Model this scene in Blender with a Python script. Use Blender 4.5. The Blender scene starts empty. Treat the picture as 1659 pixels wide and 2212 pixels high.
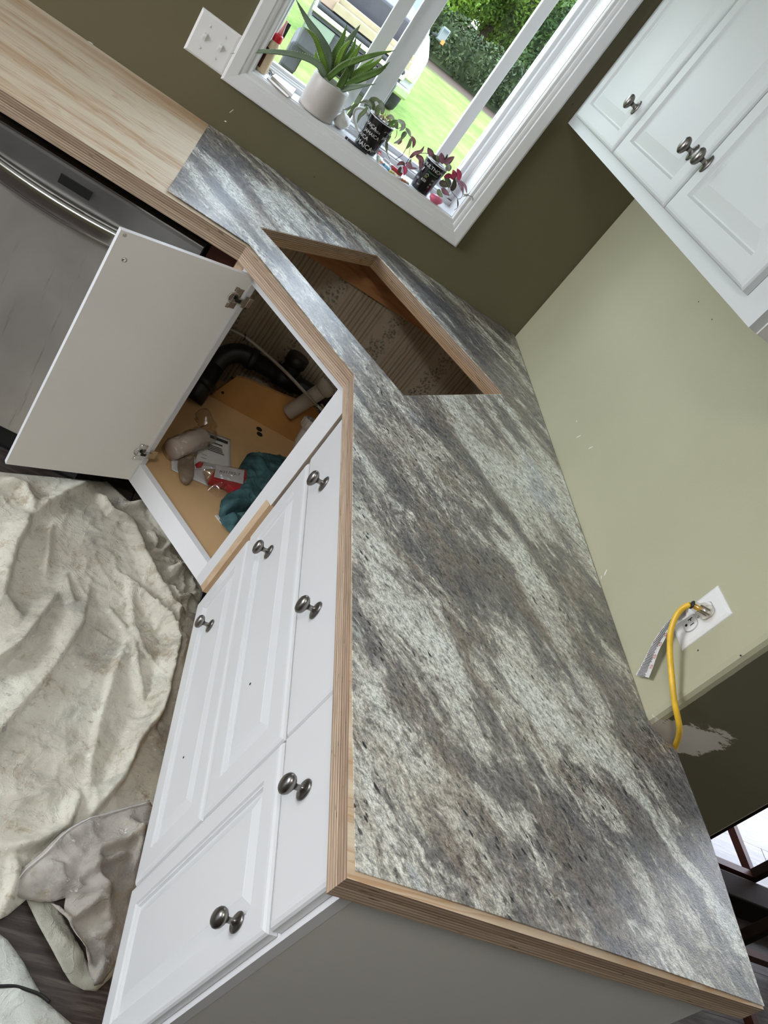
import bpy, bmesh, math, random
import numpy as np
from mathutils import Vector, Matrix, noise
from mathutils.geometry import delaunay_2d_cdt
random.seed(7); np.random.seed(7)
sc = bpy.context.scene
col = sc.collection

# ------------------------------------------------------------------ camera
CAM = (-1.0959, -2.4491, 1.5982); FPX = 1696.06
PITCH, ROLL, YAW = 0.5218, 0.7251, 0.4454
def basis():
    f = Vector((math.sin(YAW)*math.cos(PITCH), math.cos(YAW)*math.cos(PITCH), -math.sin(PITCH)))
    r = f.cross(Vector((0, 0, 1))).normalized(); u = r.cross(f)
    c, s = math.cos(ROLL), math.sin(ROLL)
    return c*r+s*u, -s*r+c*u, f
RV, UV_, FV = basis()
cam = bpy.data.cameras.new('camera'); camo = bpy.data.objects.new('camera', cam); col.objects.link(camo)
M = Matrix((RV, UV_, -FV)).transposed().to_4x4(); M.translation = Vector(CAM); camo.matrix_world = M
cam.sensor_fit = 'HORIZONTAL'; cam.sensor_width = 36; cam.lens = FPX/1659*36; cam.clip_start = .05; cam.clip_end = 300
sc.camera = camo

# ------------------------------------------------------------------ light and exposure
sc.view_settings.view_transform = 'Standard'; sc.view_settings.look = 'None'
sc.view_settings.exposure = 0.0; sc.view_settings.gamma = 1.0; sc.view_settings.use_curve_mapping = False
W = bpy.data.worlds.new('sky'); sc.world = W; W.use_nodes = True
wt = W.node_tree; wt.nodes.clear()
wo = wt.nodes.new('ShaderNodeOutputWorld'); wb = wt.nodes.new('ShaderNodeBackground')
wg = wt.nodes.new('ShaderNodeTexCoord'); wsx = wt.nodes.new('ShaderNodeSeparateXYZ'); wr = wt.nodes.new('ShaderNodeValToRGB')
wt.links.new(wg.outputs['Generated'], wsx.inputs[0]); wt.links.new(wsx.outputs['Z'], wr.inputs[0]); wt.links.new(wr.outputs[0], wb.inputs[0]); wt.links.new(wb.outputs[0], wo.inputs[0])
wr.color_ramp.elements[0].position = 0.0; wr.color_ramp.elements[0].color = (.80, .86, .92, 1)
wr.color_ramp.elements[1].position = 1.0; wr.color_ramp.elements[1].color = (.62, .76, 1.0, 1)
wb.inputs['Strength'].default_value = 9.0
def area(name, loc, rot, sx, sy, power, color):
    l = bpy.data.lights.new(name, 'AREA'); l.shape = 'RECTANGLE'; l.size = sx; l.size_y = sy; l.energy = power; l.color = color
    o = bpy.data.objects.new(name, l); col.objects.link(o); o.location = loc; o.rotation_euler = rot; return o
# daylight entering by the room's other openings
area('daylight_side_window', (-5.15, -1.9, 1.50), (0, math.radians(-90), 0), 1.4, 2.2, 86, (.95, .97, 1.0))
area('ceiling_light', (-1.60, -2.70, 2.40), (0, 0, 0), .45, .45, 22, (1.0, .98, .95))
area('daylight_patio_door', (2.6, -.05, 1.1), (math.radians(-90), 0, 0), 3.3, 2.0, 85, (.84, .84, 1.0))

# ------------------------------------------------------------------ helpers
WM = {}
def link(name, me, m=None, parent=None, M=None, **props):
    o = bpy.data.objects.new(name, me); col.objects.link(o)
    M = M or Matrix.Identity(4); WM[o.name] = M.copy()
    if parent is not None:
        o.parent = parent; o.matrix_basis = WM[parent.name].inverted() @ M
    else: o.matrix_basis = M
    if m is not None and me is not None:
        if isinstance(m, (list, tuple)):
            for k in m: me.materials.append(k)
        elif len(me.materials) == 0: me.materials.append(m)
    for k, v in props.items(): o[k] = v
    return o
def thing(name, loc, label, cat, group=None, rotz=0):
    M = Matrix.Translation(Vector(loc)) @ Matrix.Rotation(rotz, 4, 'Z')
    o = link(name, None, None, None, M); o.empty_display_size = .05
    o['label'] = label; o['category'] = cat
    if group: o['group'] = group
    return o
def tag(o, label, cat, group=None):
    o['label'] = label; o['category'] = cat
    if group: o['group'] = group
    return o
def T(x, y, z, rz=0): return Matrix.Translation((x, y, z)) @ Matrix.Rotation(rz, 4, 'Z')
def at(px, py, axis, val):
    """world point where the photograph's pixel meets a plane of the room"""
    n = {'x': Vector((1, 0, 0)), 'y': Vector((0, 1, 0)), 'z': Vector((0, 0, 1))}[axis]
    v = (px-829.5)/FPX*RV-(py-1106)/FPX*UV_+FV; c = Vector(CAM)
    return c+v*((val-c@n)/(v@n)) if False else c+v*((val-c.dot(n))/v.dot(n))
class G:
    def __init__(s): s.v = []; s.f = []; s.mi = []; s.cur = 0
    def add(s, vs, fs):
        b = len(s.v); s.v += [tuple(v) for v in vs]; s.f += [tuple(b+i for i in f) for f in fs]; s.mi += [s.cur]*len(fs); return s
    def box(s, x0, x1, y0, y1, z0, z1, M=None):
        vs = [(x, y, z) for z in (z0, z1) for y in (y0, y1) for x in (x0, x1)]
        if M is not None: vs = [M @ Vector(v) for v in vs]
        return s.add(vs, [(0, 2, 3, 1), (4, 5, 7, 6), (0, 1, 5, 4), (2, 6, 7, 3), (0, 4, 6, 2), (1, 3, 7, 5)])
    def prism(s, pts, z0, z1):
        n = len(pts); a = sum(pts[i][0]*pts[(i+1) % n][1]-pts[(i+1) % n][0]*pts[i][1] for i in range(n))
        if a < 0: pts = pts[::-1]
        vs = [(p[0], p[1], z0) for p in pts]+[(p[0], p[1], z1) for p in pts]
        return s.add(vs, [tuple(range(n-1, -1, -1)), tuple(range(n, 2*n))]+[(i, (i+1) % n, n+(i+1) % n, n+i) for i in range(n)])
    def tube(s, path, r, n=10, cap=True, squash=1):
        P = [Vector(p) for p in path]; m = len(P); R = r if hasattr(r, '__len__') else [r]*m
        up = None; vs = []
        for i in range(m):
            t = (P[min(i+1, m-1)]-P[max(i-1, 0)]).normalized()
            if up is None: up = t.orthogonal().normalized()
            up = (up-t*up.dot(t)).normalized(); q = t.cross(up)
            for k in range(n):
                a = 2*math.pi*k/n; vs.append(P[i]+(up*math.cos(a)+q*math.sin(a)*squash)*R[i])
        fs = [(i*n+k, i*n+(k+1) % n, (i+1)*n+(k+1) % n, (i+1)*n+k) for i in range(m-1) for k in range(n)]
        if cap: fs += [tuple(range(n-1, -1, -1)), tuple((m-1)*n+k for k in range(n))]
        return s.add(vs, fs)
    def lathe(s, prof, n=28, M=None, sx=1, sy=1, cap=True):
        vs = [(r*math.cos(2*math.pi*k/n)*sx, r*math.sin(2*math.pi*k/n)*sy, z) for r, z in prof for k in range(n)]
        if M is not None: vs = [M @ Vector(v) for v in vs]
        m = len(prof); fs = [(i*n+k, i*n+(k+1) % n, (i+1)*n+(k+1) % n, (i+1)*n+k) for i in range(m-1) for k in range(n)]
        if cap: fs += [tuple(range(n-1, -1, -1)), tuple((m-1)*n+k for k in range(n))]
        return s.add(vs, fs)
    def strap(s, path, w, up, th=.002, cup=.25):
        """a leaf: tapered strip with a shallow channel and real thickness"""
        P = spline(path, 4); m = len(P); up = Vector(up); vs = []
        for i, p in enumerate(P):
            t = (P[min(i+1, m-1)]-P[max(i-1, 0)]).normalized()
            sd = t.cross(up); sd = sd.normalized() if sd.length > 1e-4 else t.orthogonal().normalized()
            nn = sd.cross(t); u = i/(m-1); ww = w(u)/2; tt = th*min(1, ww/.004+.15)
            for a, h in ((-1, cup*ww), (-.5, .1*cup*ww), (0, 0), (.5, .1*cup*ww), (1, cup*ww)): vs.append(p+sd*a*ww+nn*(h+tt*(1-abs(a)*.9)/2))
            for a, h in ((.5, .1*cup*ww), (0, 0), (-.5, .1*cup*ww)): vs.append(p+sd*a*ww+nn*(h-tt*(1-abs(a)*.9)/2))
        fs = [(i*8+k, i*8+(k+1) % 8, (i+1)*8+(k+1) % 8, (i+1)*8+k) for i in range(m-1) for k in range(8)]
        fs += [tuple(range(7, -1, -1)), tuple((m-1)*8+k for k in range(8))]
        return s.add(vs, fs)
    def mesh(s, name, smooth=False):
        me = bpy.data.meshes.new(name); me.from_pydata(s.v, [], s.f)
        if any(s.mi): me.polygons.foreach_set('material_index', s.mi)
        if smooth: me.polygons.foreach_set('use_smooth', [True]*len(me.polygons))
        me.update(); return me
    def build(s, name, m, parent=None, smooth=False, bev=0, M=None, fix=False, **props):
        me = s.mesh(name, smooth)
        if fix:
            bm = bmesh.new(); bm.from_mesh(me); bmesh.ops.recalc_face_normals(bm, faces=bm.faces); bm.to_mesh(me); bm.free()
        o = link(name, me, m, parent, M, **props)
        if bev:
            b = o.modifiers.new('bevel', 'BEVEL'); b.width = bev; b.segments = 2; b.limit_method = 'ANGLE'; b.angle_limit = math.radians(40)
        return o
def spline(pts, k=5):
    P = [Vector(p) for p in pts]
    if len(P) < 3: return [P[0].lerp(P[-1], i/6) for i in range(7)]
    Q = [2*P[0]-P[1]]+P+[2*P[-1]-P[-2]]; out = []
    for i in range(1, len(Q)-2):
        for j in range(k):
            t = j/k; a, b, c, d = Q[i-1:i+3]
            out.append(.5*((2*b)+(c-a)*t+(2*a-5*b+4*c-d)*t*t+(3*b-a-3*c+d)*t**3))
    return out+[P[-1]]
def auto_smooth(o, deg=35):
    me = o.data; me.polygons.foreach_set('use_smooth', [True]*len(me.polygons))
    try: me.set_sharp_from_angle(angle=math.radians(deg))
    except Exception: pass
    return o
def text_mesh(body, size, ext=.0004):
    c = bpy.data.curves.new('lettering', 'FONT'); c.body = body; c.size = size; c.extrude = ext; c.align_x = 'CENTER'; c.align_y = 'CENTER'
    o = bpy.data.objects.new('lettering', c); col.objects.link(o)
    me = bpy.data.meshes.new_from_object(o.evaluated_get(bpy.context.evaluated_depsgraph_get()))
    bpy.data.objects.remove(o); bpy.data.curves.remove(c); return me

# ------------------------------------------------------------------ materials
class NT:
    def __init__(s, name):
        s.m = bpy.data.materials.new(name); s.m.use_nodes = True; s.t = s.m.node_tree; s.t.nodes.clear()
        s.out = s.t.nodes.new('ShaderNodeOutputMaterial'); s.b = s.t.nodes.new('ShaderNodeBsdfPrincipled'); s.t.links.new(s.b.outputs[0], s.out.inputs[0])
    def new(s, ty, **k):
        n = s.t.nodes.new('ShaderNode'+ty)
        for a, v in k.items(): setattr(n, a, v)
        return n
    def l(s, a, b): s.t.links.new(a, b)
    def put(s, inp, v):
        if hasattr(v, 'node') or isinstance(v, bpy.types.NodeSocket): s.l(v, inp)
        elif isinstance(v, tuple) and len(v) == 3 and inp.type == 'RGBA': inp.default_value = (*v, 1)
        else: inp.default_value = v
    def co(s, sx=1, sy=1, sz=1, rz=0, src='Object'):
        tc = s.new('TexCoord'); mp = s.new('Mapping'); s.l(tc.outputs[src], mp.inputs[0]); mp.inputs['Scale'].default_value = (sx, sy, sz); mp.inputs['Rotation'].default_value = (0, 0, rz); return mp.outputs[0]
    def noise(s, v, scale, det=4, rough=.55, dist=0):
        n = s.new('TexNoise'); s.l(v, n.inputs['Vector']); n.inputs['Scale'].default_value = scale; n.inputs['Detail'].default_value = det; n.inputs['Roughness'].default_value = rough; n.inputs['Distortion'].default_value = dist; return n.outputs['Fac']
    def ramp(s, f, stops, interp='LINEAR'):
        r = s.new('ValToRGB'); s.l(f, r.inputs[0]); e = r.color_ramp.elements; r.color_ramp.interpolation = interp
        while len(e) < len(stops): e.new(.5)
        for i, (p, c) in enumerate(stops):
            e[i].position = p; e[i].color = (*c, 1) if isinstance(c, tuple) else (c, c, c, 1)
        return r.outputs[0]
    def mix(s, f, a, b, mode='MIX'):
        n = s.new('Mix', data_type='RGBA', blend_type=mode); s.put(n.inputs[0], f); s.put(n.inputs[6], a); s.put(n.inputs[7], b); return n.outputs[2]
    def math(s, op, a, b=0.0, c=None):
        n = s.new('Math', operation=op); s.put(n.inputs[0], a); s.put(n.inputs[1], b)
        if c is not None: s.put(n.inputs[2], c)
        return n.outputs[0]
    def bump(s, h, st=.3, d=.002):
        n = s.new('Bump'); s.l(h, n.inputs['Height']); n.inputs['Strength'].default_value = st; n.inputs['Distance'].default_value = d; s.l(n.outputs[0], s.b.inputs['Normal'])
    def done(s, colr=None, rough=None, metal=None, spec=None, **k):
        if colr is not None: s.put(s.b.inputs['Base Color'], colr)
        if rough is not None: s.put(s.b.inputs['Roughness'], rough)
        if metal is not None: s.put(s.b.inputs['Metallic'], metal)
        if spec is not None: s.put(s.b.inputs['Specular IOR Level'], spec)
        for a, v in k.items(): s.put(s.b.inputs[a], v)
        return s.m
def plain(name, c, rough=.5, metal=0., spec=.5, var=.06, sc_=12, bump=0, bs=200, **k):
    t = NT(name); v = t.co(); n = t.noise(v, sc_, 4)
    lo = tuple(max(0, x*(1-var)) for x in c); hi = tuple(min(1, x*(1+var)) for x in c)
    cc = t.ramp(n, [(.3, lo), (.7, hi)])
    if bump: t.bump(t.noise(v, bs, 3), bump, .001)
    return t.done(cc, rough, metal, spec, **k)
def wall_paint(name, end=False):
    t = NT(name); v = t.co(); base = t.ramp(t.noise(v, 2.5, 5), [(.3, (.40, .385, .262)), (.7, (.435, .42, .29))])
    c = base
    if end is None: c = t.ramp(t.noise(v, 2.5, 5), [(.3, (.128, .110, .060)), (.7, (.140, .121, .067))])  # olive deepened: the window wall's shade is put into its colour
    if end:
        sx = t.new('SeparateXYZ'); t.l(v, sx.inputs[0])
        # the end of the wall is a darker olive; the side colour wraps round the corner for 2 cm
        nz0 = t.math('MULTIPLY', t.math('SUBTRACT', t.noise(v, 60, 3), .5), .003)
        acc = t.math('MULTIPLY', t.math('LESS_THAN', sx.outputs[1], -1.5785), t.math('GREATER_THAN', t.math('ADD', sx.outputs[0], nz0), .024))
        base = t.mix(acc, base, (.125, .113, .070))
        # bare patch of joint compound at the foot of the wall's end, brushed out to the right
        nz = t.noise(t.co(9, 9, 34), 1.6, 6, .7)
        dx = t.math('MULTIPLY', t.math('SUBTRACT', sx.outputs[0], .085), 8.5)
        dz = t.math('MULTIPLY', t.math('SUBTRACT', t.math('SUBTRACT', sx.outputs[2], .885), t.math('MULTIPLY', sx.outputs[0], .30)), 17.0)
        d = t.math('ADD', t.math('POWER', t.math('ABSOLUTE', dx), 2.0), t.math('POWER', t.math('ABSOLUTE', dz), 2.0))
        d = t.math('ADD', d, t.math('MULTIPLY', t.math('SUBTRACT', nz, .5), 2.2))
        yy = t.math('MULTIPLY', t.math('LESS_THAN', sx.outputs[1], -1.55), t.math('GREATER_THAN', sx.outputs[0], -.001))
        mk = t.math('MULTIPLY', t.ramp(d, [(.60, 1.0), (.68, 0.0)]), yy)
        c = t.mix(mk, base, (.56, .52, .46))
    t.bump(t.noise(v, 160, 4, .6), .12, .002)
    return t.done(c, .55, spec=.3)
def laminate():
    t = NT('laminate'); tc = t.new('TexCoord'); sx = t.new('SeparateXYZ'); t.l(tc.outputs['Object'], sx.inputs[0])
    x, y = sx.outputs[0], sx.outputs[1]
    q = t.math('MAXIMUM', t.math('ADD', y, 1.0), 0.0)
    g = t.math('ADD', t.math('MULTIPLY', y, .55), t.math('MULTIPLY', t.math('MULTIPLY', q, q), .26))
    wv = t.new('CombineXYZ'); t.l(x, wv.inputs[0]); t.l(y, wv.inputs[1])
    wp_ = t.math('MULTIPLY', t.math('SUBTRACT', t.noise(wv.outputs[0], 5, 3, .6), .5), .085)
    wp2 = t.math('MULTIPLY', t.math('SUBTRACT', t.noise(wv.outputs[0], 24, 2, .6), .5), .010)
    c = t.math('ADD', t.math('ADD', x, g), t.math('ADD', wp_, wp2))      # constant along a vein
    def vec(a, b, z=0.0):
        n = t.new('CombineXYZ'); t.l(t.math('MULTIPLY', c, a), n.inputs[0]); t.l(t.math('MULTIPLY', y, b), n.inputs[1]); n.inputs[2].default_value = z; return n.outputs[0]
    def raw(a, b, z=0.0):
        n = t.new('CombineXYZ'); t.l(t.math('MULTIPLY', t.math('ADD', x, t.math('MULTIPLY', y, .55)), a), n.inputs[0]); t.l(t.math('MULTIPLY', y, b), n.inputs[1]); n.inputs[2].default_value = z; return n.outputs[0]
    big = t.noise(vec(5.2, 2.5), 1, 6, .62, .7)
    med = t.noise(vec(19, 10.5, 3), 1, 7, .80, .5)
    brn = t.noise(vec(8, 4.4, 8), 1, 5, .7, .8)
    fine = t.noise(raw(105, 70, 5), 1, 5, .82, .3)
    grit = t.noise(raw(310, 260, 2), 1, 3, .75)
    wisp = t.noise(vec(24, 13, 12), 1, 7, .80, 1.5)
    f = t.math('ADD', t.math('MULTIPLY', big, .60), t.math('MULTIPLY', med, .40))
    base = t.ramp(f, [(.36, (.10, .102, .122)), (.43, (.165, .163, .172)), (.48, (.24, .23, .225)), (.500, (.36, .34, .315)), (.525, (.70, .69, .63)), (.62, (.86, .89, .85))])
    base = t.mix(t.ramp(brn, [(.49, 0.0), (.62, .55)]), base, (.33, .265, .205))
    sp = t.ramp(fine, [(.30, .10), (.41, .50), (.49, 1.0), (.60, 1.35), (.72, 1.8)])
    base = t.mix(1.0, base, sp, 'MULTIPLY')
    gr = t.ramp(grit, [(.32, .55), (.5, 1.0), (.70, 1.4)])
    base = t.mix(1.0, base, gr, 'MULTIPLY')
    base = t.mix(t.ramp(wisp, [(.57, 0.0), (.66, .65)]), base, (.74, .76, .72))
    ln = t.noise(vec(16, 7.5, 20), 1, 7, .80, 1.5)
    vein = t.ramp(ln, [(.488, 0.0), (.5, .7), (.512, 0.0)])
    base = t.mix(vein, base, (.07, .068, .078))
    vo = t.new('TexVoronoi'); t.l(raw(85, 48, 1), vo.inputs['Vector']); vo.inputs['Scale'].default_value = 1
    fl = t.ramp(t.math('ADD', vo.outputs['Distance'], t.math('MULTIPLY', t.math('SUBTRACT', fine, .5), .5)), [(.17, 1.0), (.25, 0.0)])
    gate = t.ramp(t.noise(vec(16, 7, 30), 1, 4, .6), [(.50, 0.0), (.58, 1.0)])
    base = t.mix(t.math('MULTIPLY', fl, gate), base, (.025, .027, .035))
    blue = t.ramp(t.noise(vec(7, 3.6, 44), 1, 5, .7, .8), [(.56, 0.0), (.64, .6)]); base = t.mix(blue, base, t.mix(1.0, base, (.50, .54, .66), 'MULTIPLY'))
    t.bump(t.noise(t.co(), 420, 2), .40, .0012)
    return t.done(base, .34, spec=1.0)
def ply_edge(name, dark=1.0, tint=(1, 1, 1)):
    t = NT(name); tc = t.new('TexCoord'); sx = t.new('SeparateXYZ'); t.l(tc.outputs['Object'], sx.inputs[0])
    v = t.co(6, 6, 240); wob = t.noise(t.co(3, 3, 1), 3, 3)
    z = t.math('ADD', t.math('MULTIPLY', sx.outputs[2], 1.0), t.math('MULTIPLY', wob, .0016))
    fr = t.math('FRACT', t.math('MULTIPLY', z, 1/.0054))
    k = dark
    c = t.ramp(fr, [(0.0, (.20*k, .125*k, .085*k)), (.10, (.24*k, .155*k, .105*k)), (.17, (.56*k, .44*k, .32*k)), (.50, (.64*k, .51*k, .38*k)), (.56, (.37*k, .26*k, .18*k)), (.92, (.46*k, .33*k, .235*k))])
    c = t.mix(t.math('GREATER_THAN', sx.outputs[2], .8937), c, t.mix(1.0, c, (.80, .76, .74), 'MULTIPLY'))
    g = t.ramp(t.noise(v, 2, 5, .65), [(.30, .55), (.62, 1.10)])
    c = t.mix(1.0, c, g, 'MULTIPLY'); c = t.mix(1.0, c, tint, 'MULTIPLY')
    v2 = t.noise(t.co(16, 16, 120), 2, 2); c = t.mix(t.ramp(v2, [(.68, 0.0), (.72, .75)]), c, (.09, .055, .035))
    return t.done(c, .75, spec=.25)
def pine(name, axis='x', base=((.70, .57, .42), (.62, .44, .29), (.76, .66, .52)), sc_=1.0):
    t = NT(name); s = (1.3, 14, 6) if axis == 'x' else (14, 1.3, 6) if axis == 'y' else (14, 14, 1.3)
    v = t.co(*[a*sc_ for a in s]); n = t.noise(v, .9, 4, .5, .8)
    w = t.math('FRACT', t.math('MULTIPLY', n, 16.0)); a = t.ramp(w, [(0, base[1]), (.10, base[1]), (.26, base[0]), (.5, base[2]), (.90, base[2]), (1, base[1])])
    m = t.ramp(t.noise(v, 1.1, 4, .6), [(.40, .12), (.60, .85)]); a = t.mix(m, base[2], a)
    b = t.ramp(t.noise(v, .55, 3), [(.48, 0.0), (.62, .55)]); c = t.mix(b, a, base[1])
    f = t.noise(t.co(*[q*8 for q in s]), 2, 3); c = t.mix(1.0, c, t.ramp(f, [(.3, .93), (.7, 1.04)]), 'MULTIPLY')
    return t.done(c, .6, spec=.3)
def glassy(name, tint=(1, 1, 1), r=.02, amt=.06, ior=1.45):
    t = NT(name); tr = t.new('BsdfTransparent'); gl = t.new('BsdfGlossy'); mx = t.new('MixShader'); fr = t.new('Fresnel'); fr.inputs[0].default_value = ior
    tr.inputs[0].default_value = (*tint, 1); gl.inputs['Roughness'].default_value = r
    ge = t.new('NewGeometry'); front = t.math('SUBTRACT', 1.0, ge.outputs['Backfacing'])
    t.l(t.math('MULTIPLY', t.math('MINIMUM', t.math('ADD', fr.outputs[0], amt), 1.0), front), mx.inputs[0]); t.l(tr.outputs[0], mx.inputs[1]); t.l(gl.outputs[0], mx.inputs[2]); t.l(mx.outputs[0], t.out.inputs[0]); return t.m
def canvas(name, c0, c1, st, amount=.5, seed=0):
    t = NT(name); v = t.co(); v0 = t.new('VectorMath', operation='ADD'); t.l(v, v0.inputs[0]); v0.inputs[1].default_value = (seed, seed*.7, 0); v = v0.outputs[0]
    c = t.ramp(t.noise(v, 5, 5, .6), [(.32, c0), (.68, c1)])
    c = t.mix(t.ramp(t.noise(v, 6, 7, .75, .4), [(.50, 0.0), (.66, amount)]), c, st)
    c = t.mix(t.ramp(t.noise(v, 15, 6, .78, .3), [(.54, 0.0), (.68, amount)]), c, (.36, .285, .19))
    c = t.mix(t.ramp(t.noise(v, 27, 6, .78, .5), [(.60, 0.0), (.68, amount*.8)]), c, (.22, .225, .20))
    c = t.mix(t.ramp(t.noise(v, 70, 4, .85), [(.66, 0.0), (.71, .85)]), c, (.24, .13, .06))
    c = t.mix(t.ramp(t.noise(v, 34, 4, .7), [(.66, 0.0), (.69, .6)]), c, (.84, .83, .78))
    w1 = 1
    cr = t.noise(v, 13, 5, .6, .6); crs = t.ramp(cr, [(.46, 0.0), (.5, 1.0), (.54, 0.0)])
    hh = t.math('ADD', t.math('MULTIPLY', t.noise(v, 90, 4, .6), .6), t.math('MULTIPLY', crs, .30))
    t.bump(t.math('ADD', hh, t.math('MULTIPLY', t.noise(v, 700, 2), .3)), .6, .005)
    return t.done(c, .9, spec=.15)

MT = {}
MT['wall'] = wall_paint('shaded_olive_wall_paint', None); MT['wall_end'] = wall_paint('sage_wall_paint', True)
MT['ceil'] = plain('ceiling_white', (.78, .78, .76), .8)
MT['white'] = plain('cabinet_white', (.68, .68, .69), .32, spec=.5, var=.015, sc_=3)
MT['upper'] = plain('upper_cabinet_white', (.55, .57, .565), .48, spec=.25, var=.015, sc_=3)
MT['trim'] = plain('trim_white', (.72, .715, .71), .38, var=.03, sc_=6)
MT['vinyl'] = plain('vinyl_white', (.74, .745, .76), .35, var=.015)
MT['door_in'] = plain('door_inner_white', (.80, .77, .715), .42, var=.02, sc_=3)
MT['edge_white'] = plain('bright_edge_white', (.80, .80, .81), .3, var=.01)
MT['panel'] = plain('shaded_end_panel_white', (.62, .60, .565), .45, var=.02, sc_=3)  # white greyed: the end panel's shade is put into the colour
MT['lam'] = laminate()
MT['ply'] = ply_edge('plywood_edge'); MT['ply_in'] = ply_edge('plywood_cut_edge', .85, (1.0, .88, .72))
MT['ply_top'] = pine('plywood_face', 'x', ((.68, .53, .38), (.58, .36, .20), (.82, .70, .54)))
MT['rawwood'] = pine('raw_wood', 'z', ((.50, .35, .22), (.42, .28, .17), (.56, .41, .27)))
MT['ledger'] = pine('orange_fir', 'x', ((.42, .19, .08), (.30, .12, .05), (.50, .25, .11)), .7)
MT['maple'] = plain('maple_ply', (.64, .41, .20), .5, var=.09, sc_=5)
MT['board'] = plain('amber_board', (.46, .235, .075), .5, var=.15, sc_=8)
MT['darkwood'] = plain('dark_red_wood', (.045, .014, .009), .5, spec=.15, var=.3, sc_=10)
MT['espresso'] = plain('espresso_wood', (.012, .007, .005), .7, spec=.04, var=.3, sc_=10)
MT['black'] = plain('black_void', (.008, .008, .008), .7)
def steel_mat():
    t = NT('brushed_steel'); v = t.co(2, 2, 160)
    c = t.ramp(t.noise(t.co(2.2, 2.2, 1.2), 2.4, 4, .6, .6), [(.3, (.40, .38, .35)), (.7, (.56, .53, .495))])
    drip = t.ramp(t.noise(t.co(26, 26, 1.6), 1.6, 5, .7), [(.60, 0.0), (.66, .35)])
    c = t.mix(drip, c, (.18, .165, .15))
    t.bump(t.noise(t.co(3, 3, 300), 1, 3), .05, .001); return t.done(c, .42, .6, Anisotropic=.3)
MT['steel'] = steel_mat()
MT['steel_dark'] = plain('dark_steel', (.30, .30, .30), .34, .8, var=.2, sc_=5)
MT['steel_bright'] = plain('polished_steel', (.55, .54, .52), .20, 1., var=.1, sc_=4)
MT['pewter'] = plain('pewter', (.24, .225, .21), .33, 1., var=.35, sc_=60)
MT['chrome'] = plain('nickel', (.62, .60, .56), .18, 1., var=.05)
MT['plastic_w'] = plain('white_plastic', (.72, .70, .66), .35, var=.03)
MT['plate_w'] = plain('cover_plate_white', (.76, .75, .74), .3, var=.01)
MT['pvc'] = plain('pvc_white', (.62, .56, .49), .35, var=.05)
MT['abs'] = plain('abs_black', (.012, .011, .011), .35, var=.4)
MT['cord'] = plain('yellow_vinyl', (.78, .47, .03), .38, var=.14, sc_=30)
MT['rubber'] = plain('black_rubber', (.01, .01, .01), .5)
MT['clear'] = glassy('clear_plastic', (.93, .90, .86), .15, .12)
MT['bag'] = glassy('clear_bag', (.93, .92, .92), .12, .08)
MT['bag2'] = glassy('frosted_bag', (.90, .88, .86), .3, .08)
MT['glass'] = glassy('window_glass', (.97, .985, .98), .0, .0)
MT['paper'] = plain('paper', (.66, .64, .62), .8, var=.04)
MT['ink'] = plain('ink', (.03, .03, .035), .7)
MT['inkred'] = plain('red_ink', (.50, .12, .08), .7)
MT['red'] = plain('red_plastic', (.46, .022, .03), .28, var=.15)
MT['redcap'] = plain('red_cap', (.62, .01, .02), .35)
MT['nozzle'] = plain('pink_nozzle', (.78, .33, .33), .35)
MT['glue'] = plain('cream_glue', (.72, .56, .36), .35, var=.04)
MT['brownlabel'] = plain('dark_red_label', (.10, .02, .012), .5)
MT['pot'] = plain('pot_glaze', (.50, .46, .43), .42, var=.03)
MT['aloe'] = plain('aloe_green', (.09, .17, .03), .42, var=.4, sc_=18)
MT['aloe2'] = plain('aloe_blue_green', (.19, .26, .17), .45, var=.25, sc_=14)
MT['aloe3'] = plain('aloe_bright_green', (.17, .30, .04), .42, var=.3, sc_=18)
MT['teeth'] = plain('aloe_teeth', (.65, .68, .5), .5)
MT['soil'] = plain('potting_soil', (.06, .04, .025), .95, var=.6, sc_=90, bump=.8)
MT['moss'] = plain('dry_moss', (.42, .25, .09), .95, var=.5, sc_=120, bump=.8)
MT['mug'] = plain('black_glaze', (.006, .006, .007), .12)
MT['mug_w'] = plain('white_glaze', (.70, .69, .66), .2)
MT['letter'] = plain('white_print', (.55, .55, .53), .5)
MT['green_print'] = plain('green_print', (.03, .11, .035), .5)
MT['olive_print'] = plain('olive_print', (.10, .12, .02), .5)
MT['leaf_gray'] = plain('gray_green_leaf', (.20, .25, .13), .55, var=.4, sc_=60)
MT['leaf_gray2'] = plain('silver_leaf', (.40, .43, .36), .5, var=.2, sc_=60)
MT['leaf_pur'] = plain('purple_leaf', (.25, .11, .14), .5, var=.45, sc_=50)
MT['leaf_pink'] = plain('pink_leaf', (.55, .06, .13), .5, var=.3, sc_=50)
MT['leaf_dark'] = plain('dark_leaf', (.06, .05, .03), .5, var=.4, sc_=50)
MT['stem'] = plain('dry_stem', (.07, .035, .045), .6, var=.3)
MT['garlic'] = plain('garlic_skin', (.82, .80, .76), .55, var=.12, sc_=70)
MT['root'] = plain('garlic_root', (.20, .12, .05), .9, var=.4, sc_=100)
MT['pink'] = plain('pink_silicone', (.78, .17, .28), .35)
MT['towel'] = plain('teal_terry', (.06, .125, .135), .95, var=.6, sc_=26, bump=1.0, bs=420, spec=.1)
MT['roll'] = plain('paper_roll', (.60, .53, .47), .6, var=.08)
MT['brush'] = plain('worn_brown', (.23, .17, .115), .45, var=.25, sc_=30)
MT['blackpaint'] = plain('truck_dark', (.03, .028, .032), .6, var=.3, sc_=3)
MT['whitepaint'] = plain('truck_white', (.30, .31, .31), .15, var=.02)
MT['lumber'] = plain('fresh_lumber', (.26, .215, .125), .7, var=.08)
MT['tire'] = plain('tire', (.02, .02, .02), .8)
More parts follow.
